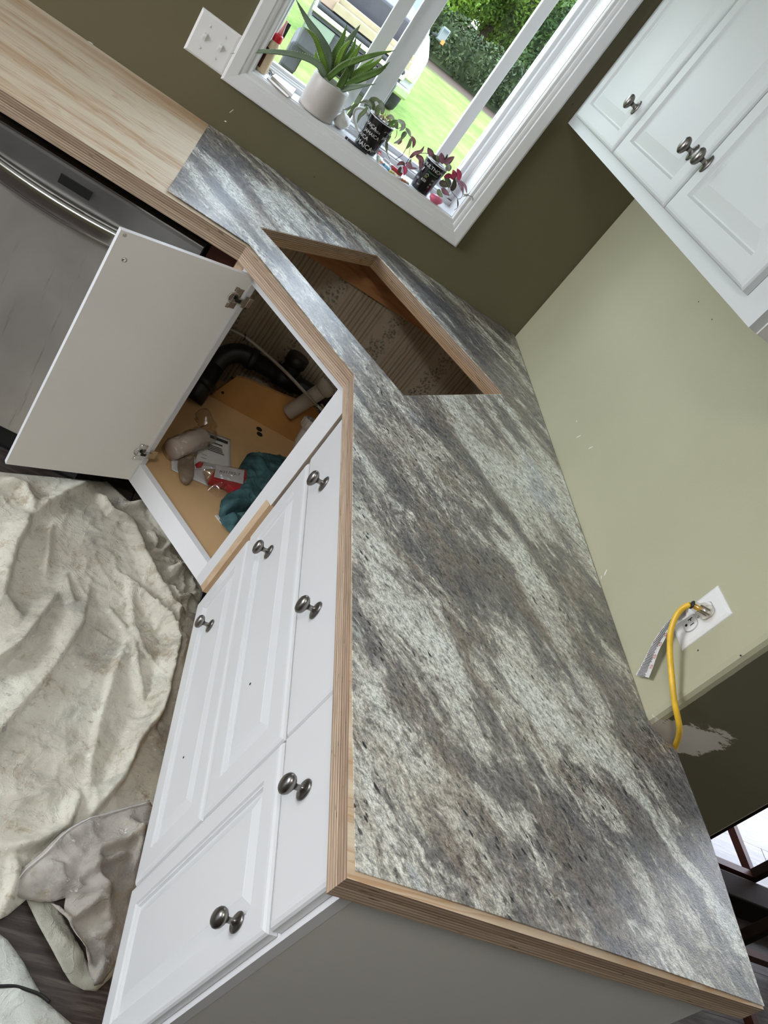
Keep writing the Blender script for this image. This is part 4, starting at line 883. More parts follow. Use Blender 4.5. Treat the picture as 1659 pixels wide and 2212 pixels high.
for k, pts, w_, m, y0, y1 in [
    ('s', [(620, 310), (560, 285), (440, 290), (330, 330), (240, 370), (150, 500)], .0010, 'stem', .03, .01), ('l', [(230, 380), (330, 290), (450, 250), (520, 140)], .011, 'leaf_pur', .02, .01), ('l', [(360, 330), (450, 400), (450, 500), (430, 630)], .016, 'leaf_pur', .02, .01),
    ('l', [(700, 340), (630, 260), (590, 170)], .017, 'leaf_pur', .04, .04), ('l', [(800, 440), (730, 370), (660, 300)], .014, 'leaf_dark', .04, .04), ('l', [(900, 490), (860, 380), (860, 270)], .019, 'leaf_pur', .04, .04), ('l', [(930, 420), (960, 370), (985, 300)], .006, 'leaf_dark', .03, .03),
    ('l', [(930, 510), (1010, 430), (1125, 350)], .018, 'leaf_pur', .03, .03), ('l', [(820, 470), (790, 390), (760, 330)], .014, 'leaf_gray', .04, .04), ('l', [(980, 640), (1000, 560), (1010, 490)], .019, 'leaf_gray2', .01, .01),
    ('l', [(1200, 830), (1210, 700), (1170, 585)], .016, 'leaf_pink', .03, .03), ('l', [(1060, 800), (1110, 710), (1090, 610)], .018, 'leaf_pink', .03, .03), ('l', [(1060, 1030), (1110, 920), (1120, 770)], .016, 'leaf_dark', .01, .01), ('l', [(920, 780), (1000, 740), (1080, 720)], .016, 'leaf_pink', .04, .04),
    ('l', [(830, 860), (900, 900), (990, 960)], .019, 'leaf_dark', .01, .0), ('l', [(870, 980), (930, 1060), (1025, 1130)], .015, 'leaf_pur', .0, -.01), ('l', [(800, 1000), (820, 1090), (890, 1165)], .014, 'leaf_gray', .0, -.01), ('l', [(940, 800), (1000, 870), (1010, 990)], .017, 'leaf_gray', .02, .02),
    ('s', [(1000, 680), (1030, 850), (1050, 1010), (1120, 1120), (1185, 1200), (1190, 1350), (1120, 1420)], .0008, 'stem', .01, -.02), ('s', [(1180, 1200), (1250, 1180), (1285, 1080), (1200, 900), (1090, 650)], .0008, 'stem', -.01, .02), ('l', [(1170, 820), (1260, 930), (1300, 1110)], .009, 'leaf_pur', .02, -.01), ('l', [(1230, 830), (1330, 940), (1370, 1090)], .008, 'leaf_pur', .02, -.01),
    ('s', [(1290, 1150), (1400, 1130), (1480, 1160), (1490, 1230)], .0008, 'stem', -.02, -.03), ('l', [(1180, 1210), (1190, 1290), (1180, 1370)], .004, 'leaf_dark', -.02, -.02), ('l', [(1300, 1110), (1360, 1120), (1420, 1090)], .006, 'leaf_gray2', -.02, -.02),
    ('l', [(140, 520), (60, 480), (-30, 530)], .011, 'leaf_pur', .01, .0), ('l', [(150, 520), (260, 580), (390, 590)], .008, 'leaf_pur', .01, .0), ('l', [(110, 540), (140, 630), (110, 730)], .013, 'leaf_pink', .01, .0), ('l', [(60, 560), (20, 640), (60, 720)], .010, 'leaf_dark', .01, .0), ('l', [(150, 500), (230, 500), (290, 620)], .009, 'leaf_pur', .02, .01),
    ('s', [(820, 860), (900, 810), (1000, 780)], .0009, 'stem', .0, .02), ('l', [(260, 400), (230, 480), (240, 560)], .006, 'aloe3', .04, .04)]:
    plant_part(mq, 860, 300, 9.22, k, pts, w_, m, y0, y1)
# pink scraper
pk = at(942, 430, 'z', SZ+.012)
o = G().lathe([(.003, -.011), (.012, -.010), (.0185, -.003), (.0195, .003), (.016, .009), (.004, .012)], 28, T(pk.x, pk.y, SZ+.011) @ Matrix.Rotation(.35, 4, 'Z'), 1.25, .8).build('pink_sponge', MT['pink'], None, True)
tag(o, 'rounded hot-pink sponge in the sill\'s right corner behind the cup', 'sponge')

# ================================================================== INSIDE THE SINK CUPBOARD
FZ = .2135
def Z(cx, cy, s, pts, z): return [at(cx+a/s, cy+b/s, 'z', z) for a, b in pts]
# black drain line along the back wall
dr = thing('drain_pipe', (-.6, -.075, FZ), 'black plastic drain pipe running along the wallpapered back of the cupboard', 'pipe')
Y = -.072
G().tube([(-.745, Y, .370), (-.40, Y, .372), (-.36, Y, .372)], .030, 20).build('pipe', MT['abs'], dr, True)
el = spline([(-.700, Y, .370), (-.745, Y-.004, .368), (-.785, Y-.03, .345), (-.805, Y-.07, .300)], 6)
G().tube(el, [.034]*len(el), 20).build('elbow', MT['abs'], dr, True)
for a, b, r in (((-.715, Y, .370), (-.690, Y, .370), .038), ((-.62, Y, .371), (-.53, Y, .371), .038), ((-.575, Y, .37), (-.575, Y, .455), .033), ((-.575, Y, .435), (-.575, Y, .465), .038)):
    G().tube([a, b], r, 20).build('coupling', MT['abs'], dr, True)
G().tube([(-.800, Y-.06, .31), (-.815, Y-.13, .24), (-.82, Y-.15, FZ)], [.036, .042, .042], 20).build('trap_arm', MT['abs'], dr, True)
G().tube([(-.809, Y-.10, .270), (-.813, Y-.115, .255)], .050, 20).build('collar', MT['abs'], dr, True)
# white tailpiece
a, b = at(622, 892, 'y', -.165), at(712, 832, 'y', -.150)
tp_ = thing('tailpiece', (a.x, a.y, FZ), 'loose white plastic tailpiece leaning up beside the steel supply hose', 'pipe')
ax_ = (b-a); G().tube([a, b], .026, 24).build('tube', MT['pvc'], tp_, True); G().tube([a+ax_*.80, a+ax_*.84, a+ax_*.98, a+ax_], [.026, .033, .034, .031], 24, False).build('flange', MT['pvc'], tp_, True)
# trap
pt = thing('p_trap', tuple(at(640, 1000, 'z', FZ)), 'curved white plastic trap half hidden by the cupboard\'s right stile', 'pipe')
tpth = spline([at(676, 918, 'y', -.30), at(664, 938, 'y', -.31), at(652, 962, 'y', -.33), at(652, 990, 'y', -.36), at(672, 1005, 'y', -.38), at(700, 985, 'y', -.38)], 5)
G().tube(tpth, .027, 22).build('bend', MT['pvc'], pt, True)
d_ = (tpth[0]-tpth[3]).normalized(); G().tube([tpth[0]-d_*.022, tpth[0]-d_*.018, tpth[0]+d_*.012, tpth[0]+d_*.014], [.028, .035, .035, .031], 22, False).build('nut', MT['pvc'], pt, True)
for k in range(6):
    q = d_.orthogonal().normalized(); q = Matrix.Rotation(k*math.pi/3, 3, d_) @ q; G().tube([tpth[0]+q*.034-d_*.014, tpth[0]+q*.034+d_*.010], .004, 6).build('lug', MT['pvc'], pt)
# supply hose and valve
hs = thing('supply_hose', (-.6, -.1, .4), 'thin braided steel supply hose crossing the cupboard\'s back', 'hose')
hpth = [at(x, y, 'y', yy) for x, y, yy in ((470, 700, -.10), (520, 722, -.10), (560, 752, -.11), (610, 797, -.15), (650, 838, -.19), (684, 876, -.20))]
G().tube(spline(hpth, 6), .0058, 10).build('hose', MT['steel'], hs, True)
e_ = (hpth[-1]-hpth[-2]).normalized(); G().tube([hpth[-1], hpth[-1]+e_*.012, hpth[-1]+e_*.012, hpth[-1]+e_*.030], [.0075, .0075, .011, .011], 6).build('nut', MT['chrome'], hs)
v0 = at(694, 876, 'y', -.10); G().tube([v0+Vector((-.03, .05, 0)), v0, v0+Vector((.01, -.05, -.005))], .012, 12).build('valve_body', MT['chrome'], hs, True)
v1 = at(687, 858, 'y', -.09); G().tube([v1+Vector((0, .01, 0)), v1+Vector((0, -.012, 0))], [.017, .014], 14).build('valve_handle', MT['steel_dark'], hs, True)
zc = at(527, 729, 'y', -.10); G().tube([zc+Vector((.002, 0, -.012)), zc+Vector((.004, -.008, 0)), zc+Vector((-.002, 0, .012))], .0025, 8).build('zip_tie', MT['rubber'], hs, True)
cw = thing('copper_wire', (-.66, -.03, .4), 'thin rust-brown wire hanging down the wallpaper behind the hose', 'wire')
G().tube(spline([at(532, 735, 'y', -.02), at(545, 762, 'y', -.02), at(557, 791, 'y', -.02)], 4), .0018, 6).build('wire', MT['ledger'], cw, True)
# ledger board under the counter
o = G().box(-1.2, -.003, -.022, -.002, .757, .869).build('ledger_board', MT['ledger'], None, bev=.001); tag(o, 'orange-stained wooden ledger board on the back wall under the worktop', 'board')
# papers
def sheet(name, pts, z, lab, amp=.002):
    P = Z(340, 880, 5.184, pts, z); g = G(); n = 10
    vs = []
    for j in range(n+1):
        for i in range(n+1):
            u, v = i/n, j/n; p = (P[0]*(1-u)+P[1]*u)*(1-v)+(P[3]*(1-u)+P[2]*u)*v; vs.append((p.x, p.y, z+amp*(noise.noise(p*14)+.6)))
    g.add(vs, [(j*(n+1)+i, j*(n+1)+i+1, (j+1)*(n+1)+i+1, (j+1)*(n+1)+i) for j in range(n) for i in range(n)])
    o = g.build(name, MT['paper'], None, True); o.modifiers.new('s', 'SOLIDIFY').thickness = .0006; tag(o, lab, 'paper'); return o, P
s1, P1 = sheet('instruction_sheet', [(150, 545), (470, 575), (575, 890), (155, 705)], FZ+.001, 'blank-cornered white sheet under the roll, lower of two papers')
s2, P2 = sheet('instruction_sheet', [(495, 245), (815, 365), (822, 700), (415, 690)], FZ+.004, 'printed white instruction sheet beside the wrapped roll, upper of two papers')
g = G(); o0, ux, uy = P2[0], (P2[1]-P2[0]), (P2[3]-P2[0])
def para(u0, u1, v0, v1):
    g.add([o0+ux*a+uy*b+Vector((0, 0, .0042)) for a, b in ((u0, v0), (u1, v0), (u1, v1), (u0, v1))], [(0, 1, 2, 3)])
para(.30, .92, .09, .16); para(.40, .75, .24, .265)
for v in (.33, .37, .41, .45): para(.28, .28+random.uniform(.4, .6), v, v+.016)
for v in (.62, .70, .80): para(.12, .30, v, v+.008)
g.build('printing', MT['ink'], s2)
# wrapped roll
ra, rb = at(340+175/5.184, 880+470/5.184, 'z', FZ+.030), at(340+500/5.184, 880+335/5.184, 'z', FZ+.034)
ro = thing('wrapped_roll', tuple((ra+rb)/2-Vector((0, 0, .03))), 'off-white roll in a cloudy plastic bag behind the open door', 'roll')
dd = (rb-ra); G().tube([ra, ra+dd*.03, rb-dd*.03, rb], [.028, .031, .031, .027], 28).build('roll', MT['roll'], ro, True)
def crumple(path, radii, amp, m, name, parent, n=30, seed=0):
    g = G(); g.tube(spline(path, 5), [radii[min(len(radii)-1, int(i/5))]*(1-(i % 5)/5)+radii[min(len(radii)-1, int(i/5)+1)]*((i % 5)/5) for i in range(5*(len(path)-1)+1)], n)
    g.v = [tuple(Vector(v)+Vector((noise.noise(Vector(v)*55+Vector((seed, 0, 0))), noise.noise(Vector(v)*55+Vector((0, seed+9, 0))), noise.noise(Vector(v)*55+Vector((0, 3, seed)))))*amp) for v in g.v]
    return g.build(name, m, parent, True)
crumple([ra-dd*.1, ra+dd*.3, ra+dd*.8, rb+dd*.06, rb+dd*.2+Vector((0, .03, .0)), rb+dd*.12+Vector((-.03, .085, .01))], [.030, .035, .035, .034, .022, .028], .009, MT['bag2'], 'plastic_bag', ro)
# brush
bo = Z(340, 880, 5.184, [(250, 570), (300, 555), (400, 550), (412, 600), (415, 720), (405, 790), (370, 835), (330, 835), (285, 800), (262, 720), (245, 640)], FZ+.016)
bh = thing('worn_brush', tuple(sum(bo, Vector())/len(bo)-Vector((0, 0, .016))), 'brown rounded brush lying across the papers', 'brush')
cc = sum(bo, Vector())/len(bo)
def loft(levels, n=40):
    g = G()
    loops = []
    for s_, z in levels:
        S = spline(bo+[bo[0]], 4)[:-1]; loops.append([cc+(p-cc)*s_+Vector((0, 0, z)) for p in S])
    k = len(loops[0]); g.add([p for L_ in loops for p in L_], [(i*k+j, i*k+(j+1) % k, (i+1)*k+(j+1) % k, (i+1)*k+j) for i in range(len(loops)-1) for j in range(k)]+[tuple(range(k))[::-1], tuple((len(loops)-1)*k+j for j in range(k))]); return g
loft([(.93, -.015), (1.0, -.012), (1.0, -.003), (.95, .001), (.80, .003)]).build('brush_body', MT['brush'], bh, True, fix=True)
G().tube(spline([at(340+330/5.184, 880+585/5.184, 'z', FZ+.014), at(340+365/5.184, 880+540/5.184, 'z', FZ+.016), at(340+385/5.184, 880+500/5.184, 'z', FZ+.016)], 4), [.014, .013, .013, .012, .012, .011, .011, .010, .009], 14, True, .6).build('handle', MT['brush'], bh, True)
# red part in a clear bag
rp = thing('bagged_red_part', tuple(at(497, 1035, 'z', FZ)), 'red plastic part in a clear bag with a white number tag', 'bag')
zr = FZ+.020
P = Z(340, 880, 5.184, [(600, 800), (640, 700), (1010, 690), (1005, 790), (985, 920), (860, 925), (790, 860)], zr+.010)
G().prism([(p.x, p.y) for p in P], FZ+.006, zr+.010).build('red_part', MT['red'], rp, bev=.003, fix=True)
P = Z(340, 880, 5.184, [(432, 625), (470, 600), (520, 620), (500, 660), (450, 665)], FZ+.012)
G().prism([(p.x, p.y) for p in P], FZ+.002, FZ+.012).build('red_tip', MT['red'], rp, bev=.002, fix=True)
LP = Z(340, 880, 5.184, [(658, 645), (975, 705), (960, 858), (636, 778)], zr+.012)
tgq = G().add(LP+[p-Vector((0, 0, .0008)) for p in LP], [(3, 2, 1, 0), (4, 5, 6, 7)]+[(i, (i+1) % 4, (i+1) % 4+4, i+4) for i in range(4)]).build('number_tag', MT['paper'], rp, fix=True, label='white tag printed #31703-7')
me = text_mesh('#31703-7', 1.0, .0); ex = (LP[1]-LP[0]); ey = (LP[0]-LP[3]); c0_ = (LP[0]+LP[1]+LP[2]+LP[3])/4+ey*.08
wd = max(v.co.x for v in me.vertices)*2
for v in me.vertices: v.co = c0_+ex*(v.co.x/wd*.72)+ey*(v.co.y*.30)+Vector((0, 0, .0006))
link('tag_number', me, MT['ink'], tgq)
def pillow(pts, z0, hgt, m, name, parent, seed=1, amp=.004, res=.006, fall=.03):
    o2 = [(p.x, p.y) for p in pts]
    return field(name, o2, res, lambda x, y, d: z0+hgt*(1-math.exp(-d/fall*2.2))+amp*noise.noise(Vector((x*60, y*60, seed)))*(min(1, d/fall*1.5)), m, parent, 0)
def field(name, outline, res, zf, m, parent=None, th=.0015, closed=True, **props):
    """cloth: triangulated sheet inside an outline with a height function of (x, y, distance to edge)"""
    n = len(outline); O = []
    for i in range(n):
        a, b = Vector(outline[i]), Vector(outline[(i+1) % n]); k = max(1, int((b-a).length/res)); O += [tuple(a.lerp(b, j/k)) for j in range(k)]
    A = np.array(O); B = np.roll(A, -1, 0); AB = B-A; L2 = (AB**2).sum(1)
    def inside_dist(p):
        t = np.clip(((p-A)*AB).sum(1)/L2, 0, 1); dd_ = p-(A+AB*t[:, None]); d = math.sqrt((dd_**2).sum(1).min())
        c = ((A[:, 1] > p[1]) != (B[:, 1] > p[1])) & (p[0] < (B[:, 0]-A[:, 0])*(p[1]-A[:, 1])/(B[:, 1]-A[:, 1]+1e-12)+A[:, 0]); return c.sum() % 2 == 1, d
    pts = [Vector(p) for p in O]; ds = [0]*len(O)
    x0, y0 = A.min(0); x1, y1 = A.max(0); j = 0; y = y0
    while y < y1:
        x = x0+(res/2 if j % 2 else 0)
        while x < x1:
            ins, d = inside_dist(np.array((x, y)))
            if ins and d > res*.5: pts.append(Vector((x, y))); ds.append(d)
            x += res
        y += res*.87; j += 1
    v2, e2, f2_, *_ = delaunay_2d_cdt(pts, [(i, (i+1) % len(O)) for i in range(len(O))], [], 1, 1e-6)
    ds += [0]*(len(v2)-len(pts))
    me = bpy.data.meshes.new(name); me.from_pydata([(p.x, p.y, zf(p.x, p.y, ds[i])) for i, p in enumerate(v2)], [], [f for f in f2_])
    me.polygons.foreach_set('use_smooth', [True]*len(me.polygons)); me.update()
    bm = bmesh.new(); bm.from_mesh(me); bmesh.ops.recalc_face_normals(bm, faces=bm.faces)
    if sum(f.normal.z for f in bm.faces) < 0: bmesh.ops.reverse_faces(bm, faces=bm.faces[:])
    bm.to_mesh(me); bm.free()
    o = link(name, me, m, parent, **props)
    if th: sm = o.modifiers.new('solid', 'SOLIDIFY'); sm.thickness = th; sm.offset = -1
    return o
bagp = Z(340, 880, 5.184, [(425, 620), (480, 590), (600, 625), (680, 635), (900, 670), (1100, 730), (1060, 800), (1052, 975), (960, 940), (840, 950), (700, 975), (590, 890), (560, 780), (470, 720)], FZ+.02)
pillow(bagp, FZ+.004, .036, MT['bag'], 'clear_bag', rp, 3, .0035, .005, .022)
# teal towel
tw = Z(340, 880, 5.184, [(1030, 490), (960, 600), (900, 700), (960, 800), (860, 900), (790, 950), (735, 1010), (712, 1120), (712, 1230), (745, 1290), (845, 1385), (1100, 1500), (1500, 1100), (1650, 700), (1460, 545), (1250, 520), (1120, 510)], FZ+.015)
t0 = Z(340, 880, 5.184, [(745, 1050), (900, 1065), (1100, 1060), (1300, 1050)], FZ+.04); t1 = Z(340, 880, 5.184, [(740, 1150), (860, 1130), (1050, 1120), (1250, 1120)], FZ+.04); t2 = Z(340, 880, 5.184, [(900, 1150), (960, 1250), (930, 1330)], FZ+.04)
t3 = Z(340, 880, 5.184, [(1120, 510), (1150, 640), (1230, 760), (1250, 900)], FZ+.04)
def ridge(P_, x, y, wl, wr):
    """signed bump beside a polyline: steep on one side"""
    best = 9; sg = 1; tt = 0; acc = 0; tot = sum((Vector(P_[i+1])-Vector(P_[i])).length for i in range(len(P_)-1))
    for i in range(len(P_)-1):
        ax1, ay1, bx1, by1 = P_[i][0], P_[i][1], P_[i+1][0], P_[i+1][1]; dx, dy = bx1-ax1, by1-ay1; L_ = math.hypot(dx, dy)
        t = max(0, min(1, ((x-ax1)*dx+(y-ay1)*dy)/(L_*L_))); qx, qy = ax1+dx*t, ay1+dy*t; d = math.hypot(x-qx, y-qy)
        if d < best: best = d; sg = 1 if (dx*(y-ay1)-dy*(x-ax1)) > 0 else -1; tt = (acc+t*L_)/tot
        acc += L_
    w_ = wl if sg > 0 else wr
    return math.exp(-(best/w_)**2)*min(1, 4*tt+.15)*min(1, 4*(1-tt)+.15) if best < 4*w_ else 0
def F2(L_): return [(p[0], p[1]) for p in L_]
rT = [F2(t0), F2(t1), F2(t2), F2(t3)]
def ztow(x, y, d):
    h = .034*(1-math.exp(-d/.010)); h += .020*ridge(rT[0], x, y, .009, .010)+.020*ridge(rT[3], x, y, .016, .02)-.030*ridge(rT[1], x, y, .006, .006)-.022*ridge(rT[2], x, y, .006, .006)
    return FZ+max(.001, h+.018*noise.noise(Vector((x*16, y*16, 4)))*min(1, d/.02)+.006*(1-abs(noise.noise(Vector((x*30, y*30, 8)))))**5+.0012*noise.noise(Vector((x*400, y*400, 1))))
tag(field('teal_towel', F2(tw), .0042, ztow, MT['towel'], None, .0), 'crumpled teal terry towel lying on the cupboard floor', 'towel')
P = Z(340, 880, 5.184, [(648, 1205), (680, 1205), (745, 1295), (735, 1310)], FZ+.004)
o = G().prism([(p.x, p.y) for p in P], FZ, FZ+.004).build('paper_scrap', MT['paper'], None, bev=.0004, fix=True); tag(o, 'small white paper scrap poking out under the teal towel', 'paper')

# ================================================================== DROP CLOTHS
def CP(L_, z=.02): return F2(Z(0, 1000, 1.826, L_, z))
FOLD = [ # polyline, height, width left, width right
 ([(220, 215), (190, 270), (185, 360), (180, 450)], .010, .018, .006), ([(240, 500), (80, 720), (0, 800), (-100, 880)], .022, .008, .040), ([(200, 670), (100, 720), (0, 780), (-80, 830)], .014, .007, .03),
 ([(360, 490), (320, 640), (200, 830), (0, 1060), (-120, 1180)], .022, .009, .060), ([(500, 440), (515, 560), (522, 650), (555, 740), (620, 790)], .016, .030, .006), ([(265, 430), (275, 500), (290, 560)], .010, .012, .02),
 ([(520, 650), (440, 830), (390, 1000), (350, 1200), (340, 1390)], .014, .030, .007), ([(500, 440), (590, 540), (680, 660), (690, 720), (650, 900), (600, 1030), (530, 1120), (480, 1250), (350, 1400)], .042, .012, .030),
 ([(540, 230), (560, 330), (600, 420), (680, 560), (760, 620)], .024, .012, .03), ([(130, 190), (90, 280), (60, 330), (20, 480), (0, 540)], .030, .014, .05), ([(0, 520), (60, 590), (100, 610)], .012, .012, .02),
 ([(650, 430), (700, 420), (780, 400), (800, 460)], .030, .018, .018), ([(660, 480), (700, 540), (770, 530)], .024, .016, .014), ([(380, 70), (280, 110), (190, 160), (130, 200)], .022, .02, .03), ([(390, 110), (440, 190), (540, 235)], .024, .014, .012),
 ([(480, 160), (590, 170), (640, 250), (700, 320)], .028, .02, .014), ([(580, 340), (640, 350), (700, 300)], .016, .015, .012), ([(700, 300), (740, 370), (780, 400), (800, 470)], .025, .02, .012),
 ([(520, 640), (560, 860), (570, 960)], .012, .010, .02), ([(640, 900), (600, 1040), (640, 1080)], .018, .015, .02), ([(0, 1290), (150, 1300), (300, 1290)], .007, .02, .02), ([(0, 1520), (140, 1500), (260, 1440), (330, 1280)], .020, .02, .016),
 ([(60, 1540), (50, 1650), (0, 1780)], .020, .02, .012), ([(330, 620), (420, 680), (480, 710)], .007, .012, .016), ([(0, 420), (20, 540), (90, 600)], .014, .02, .014), ([(240, 1180), (340, 1120), (400, 1080)], .006, .02, .02),
 ([(420, 560), (480, 620), (500, 660)], .008, .014, .012), ([(600, 260), (620, 310), (600, 340)], .014, .012, .012), ([(0, 60), (90, 90), (130, 180)], .024, .03, .02), ([(700, 560), (690, 640), (720, 700), (700, 800)], .022, .02, .012),
 ([(150, 900), (240, 860), (310, 880)], .005, .02, .02), ([(0, 980), (150, 1060), (300, 1080)], .005, .03, .03)]
FO = [(CP(p), h, a, b) for p, h, a, b in FOLD]
def zc1(x, y, d):
    z = .006
    for P_, h, a, b in FO:
        z += 1.3*h*ridge(P_, x, y, a*(.50 if a < b else .8), b*(.50 if b < a else .8))
    e = min(1, d/.02); v = Vector((x, y, 0)); rid = 1-abs(noise.noise(v*15+Vector((3, 0, 0)))); rid2 = 1-abs(noise.noise(v*31+Vector((0, 7, 0))))
    cr = min(1, max(0, (x+.80)/.12))*min(1, max(.2, (y+1.3)/.3))
    z += e*(.004*noise.noise(v*5)+.0035*rid**14+(.0015+.010*cr)*rid2**7+.005*cr*min(1, d/.05)*noise.noise(v*15))
    return max(.002, z)
oc1 = CP([(-260, -20), (30, 25), (240, 45), (370, 60), (430, 60), (520, 140), (600, 160), (640, 230), (700, 290), (760, 370), (800, 440), (812, 500), (795, 540), (790, 700), (770, 900), (720, 1150), (690, 1400), (640, 1500), (560, 1640), (330, 1560), (180, 1640), (120, 1705), (40, 1775), (-20, 1805), (-260, 1880)])
cloth = field('drop_cloth', oc1, .006, zc1, canvas('drop_cloth_canvas', (.56, .52, .43), (.72, .70, .60), (.33, .32, .28), .85), None, .0012)
tag(cloth, 'large beige canvas drop cloth, stained and rumpled, spread before the cabinets', 'drop cloth')
# hemmed corner folded over, grey side up
FG = [([(600, 1420), (480, 1500), (380, 1530), (350, 1600), (420, 1700), (440, 1790)], .022, .022, .012), ([(240, 1640), (330, 1680), (430, 1690)], .018, .02, .010), ([(170, 1560), (240, 1590), (260, 1680)], .014, .012, .02), ([(300, 1640), (380, 1590), (520, 1540)], .016, .014, .014),
      ([(500, 1400), (540, 1500), (520, 1620)], .018, .02, .014), ([(280, 1790), (330, 1760), (420, 1700)], .016, .014, .012), ([(235, 1700), (300, 1820), (345, 1900), (400, 2010)], .016, .012, .02), ([(370, 1840), (430, 1840), (470, 1810)], .012, .01, .014),
      ([(130, 1710), (215, 1890), (300, 2030)], .008, .02, .006), ([(240, 1850), (310, 1870), (370, 1930)], .008, .012, .012), ([(430, 1920), (420, 1980), (390, 2040)], .012, .02, .015), ([(150, 1530), (300, 1450), (400, 1390)], .010, .02, .03)]
FG2 = [(CP(p, .05), h, a, b) for p, h, a, b in FG]
def zc2(x, y, d):
    v = Vector((x, y, 0)); z = .014+.018*min(1, d/.05)
    for P_, h, a, b in FG2: z += 1.3*h*ridge(P_, x, y, a*.6, b*.6)
    rid = 1-abs(noise.noise(v*20+Vector((9, 0, 0)))); e = min(1, d/.015)
    return z+e*(.004*noise.noise(v*12)+.005*rid**8)+.022*min(1, max(0, (y+1.75)/.12))
og = CP([(600, 1318), (470, 1352), (330, 1400), (250, 1450), (180, 1520), (110, 1575), (72, 1625), (64, 1660), (110, 1690), (180, 1705), (240, 1705), (282, 1690), (276, 1740), (225, 1712), (300, 1822), (345, 1905), (372, 1980), (398, 2040), (430, 2030), (480, 1960), (560, 1800), (700, 1500)], .05)
fl2 = field('folded_cloth_corner', og, .0065, zc2, canvas('grey_canvas', (.37, .34, .30), (.50, .47, .43), (.24, .23, .22), .8, 5), cloth, .0012, label='greyer turned-over corner with a stitched hem and torn edge')
hem = CP([(600, 1330), (470, 1364), (332, 1412), (254, 1462), (186, 1532), (118, 1586), (82, 1632)], .05)
hp3 = [Vector((x, y, zc2(x, y, .012)+.0012)) for x, y in [tuple(p) for p in [v[:2] for v in spline([(x, y, 0) for x, y in hem], 6)]]]
G().tube(hp3, .0012, 5).build('hem_stitching', MT['paper'], fl2)
ol = CP([(120, 1700), (170, 1690), (232, 1712), (300, 1822), (345, 1905), (396, 2035), (420, 2030), (445, 1985), (500, 1900), (470, 2000), (400, 2068), (350, 2062), (300, 2035), (262, 1985), (215, 1900), (160, 1800)], .03)
def zc3(x, y, d):
    z = .006+.010*min(1, d/.03)
    for P_, h, a, b in FG2[8:11]: z += h*ridge(P_, x, y, a, b)
    return z+.004*noise.noise(Vector((x*25, y*25, 3)))*min(1, d/.02)
field('cloth_lobe', ol, .0065, zc3, canvas('green_grey_canvas', (.36, .34, .28), (.46, .45, .38), (.28, .27, .22), .5, 9), cloth, .0012, label='greenish frayed lobe under the folded corner')
# second, cleaner cloth at the bottom left
ow = CP([(-200, 1760), (-20, 1825), (40, 1870), (70, 1910), (105, 1960), (130, 2010), (165, 2070), (200, 2120), (240, 2155), (310, 2215), (420, 2330), (-200, 2400)])
wc = field('white_cloth', ow, .009, lambda x, y, d: .006+.006*min(1, d/.02)+min(1, d/.03)*(.008*noise.noise(Vector((x*8, y*8, 2)))+.004*(1-abs(noise.noise(Vector((x*16, y*16, 6)))))**4), canvas('white_canvas', (.60, .63, .58), (.70, .73, .68), (.50, .53, .42), .4, 13), None, .0015)
tag(wc, 'clean off-white cloth with one black stripe in the lower left corner', 'cloth')
sl_ = [(v[0], v[1]) for v in spline([(x, y, 0) for x, y in CP([(-80, 2052), (0, 2058), (60, 2060), (110, 2075), (160, 2095), (200, 2125)])], 6)]
G().tube([(x, y, .0145+.006*noise.noise(Vector((x*8, y*8, 2)))) for x, y in sl_], .0034, 8, True, .6).build('stripe', MT['rubber'], wc, True)

# ================================================================== DINING ROOM GLIMPSE
def chair(x, y, rz, label):
    c = thing('dining_chair', (x, y, 0), label, 'chair', 'dark wood dining chairs', rotz=rz); MM = WM[c.name]
    for sx_ in (-1, 1):
        for sy in (-1, 1):
            h = .45 if sy < 0 else .98
            G().box(sx_*.19-.018, sx_*.19+.018, sy*.19-.018, sy*.19+.018, 0, h).build('leg', MT['espresso'], c, M=MM, bev=.003)
    G().box(-.225, .225, -.225, .215, .435, .470).build('seat', MT['espresso'], c, M=MM, bev=.008)
    for s_ in (-1, 1):
        G().box(s_*.19-.013, s_*.19+.013, -.175, .175, .065, .095).build('stretcher', MT['darkwood'], c, M=MM); G().box(-.175, .175, s_*.19-.013, s_*.19+.013, .065, .095).build('stretcher', MT['darkwood'], c, M=MM)
    for z in (.62, .74, .88): G().box(-.172, .172, .178, .198, z, z+.06).build('back_slat', MT['espresso'], c, M=MM, bev=.003)
    return c
chair(1.46, -.88, math.radians(180), 'dark wood dining chair with low stretchers seen just past the wall end')
chair(1.52, -1.57, 0, 'dark wood dining chair whose low stretcher shows nearest the worktop\'s right corner')
tb = thing('dining_table', (2.2, -1.15, 0), 'dark wood trestle dining table whose foot shows between the two chairs', 'table')
G().box(1.30, 3.0, -1.20, -1.105, 0, .10).build('foot', MT['espresso'], tb, bev=.006); G().box(2.1, 2.2, -1.19, -1.11, .10, .72).build('post', MT['espresso'], tb, bev=.004); G().box(1.75, 3.2, -1.5, -.75, .72, .755).build('tabletop', MT['espresso'], tb, bev=.006)
G().box(2.8, 2.9, -1.19, -1.11, .10, .72).build('post', MT['espresso'], tb, bev=.004)
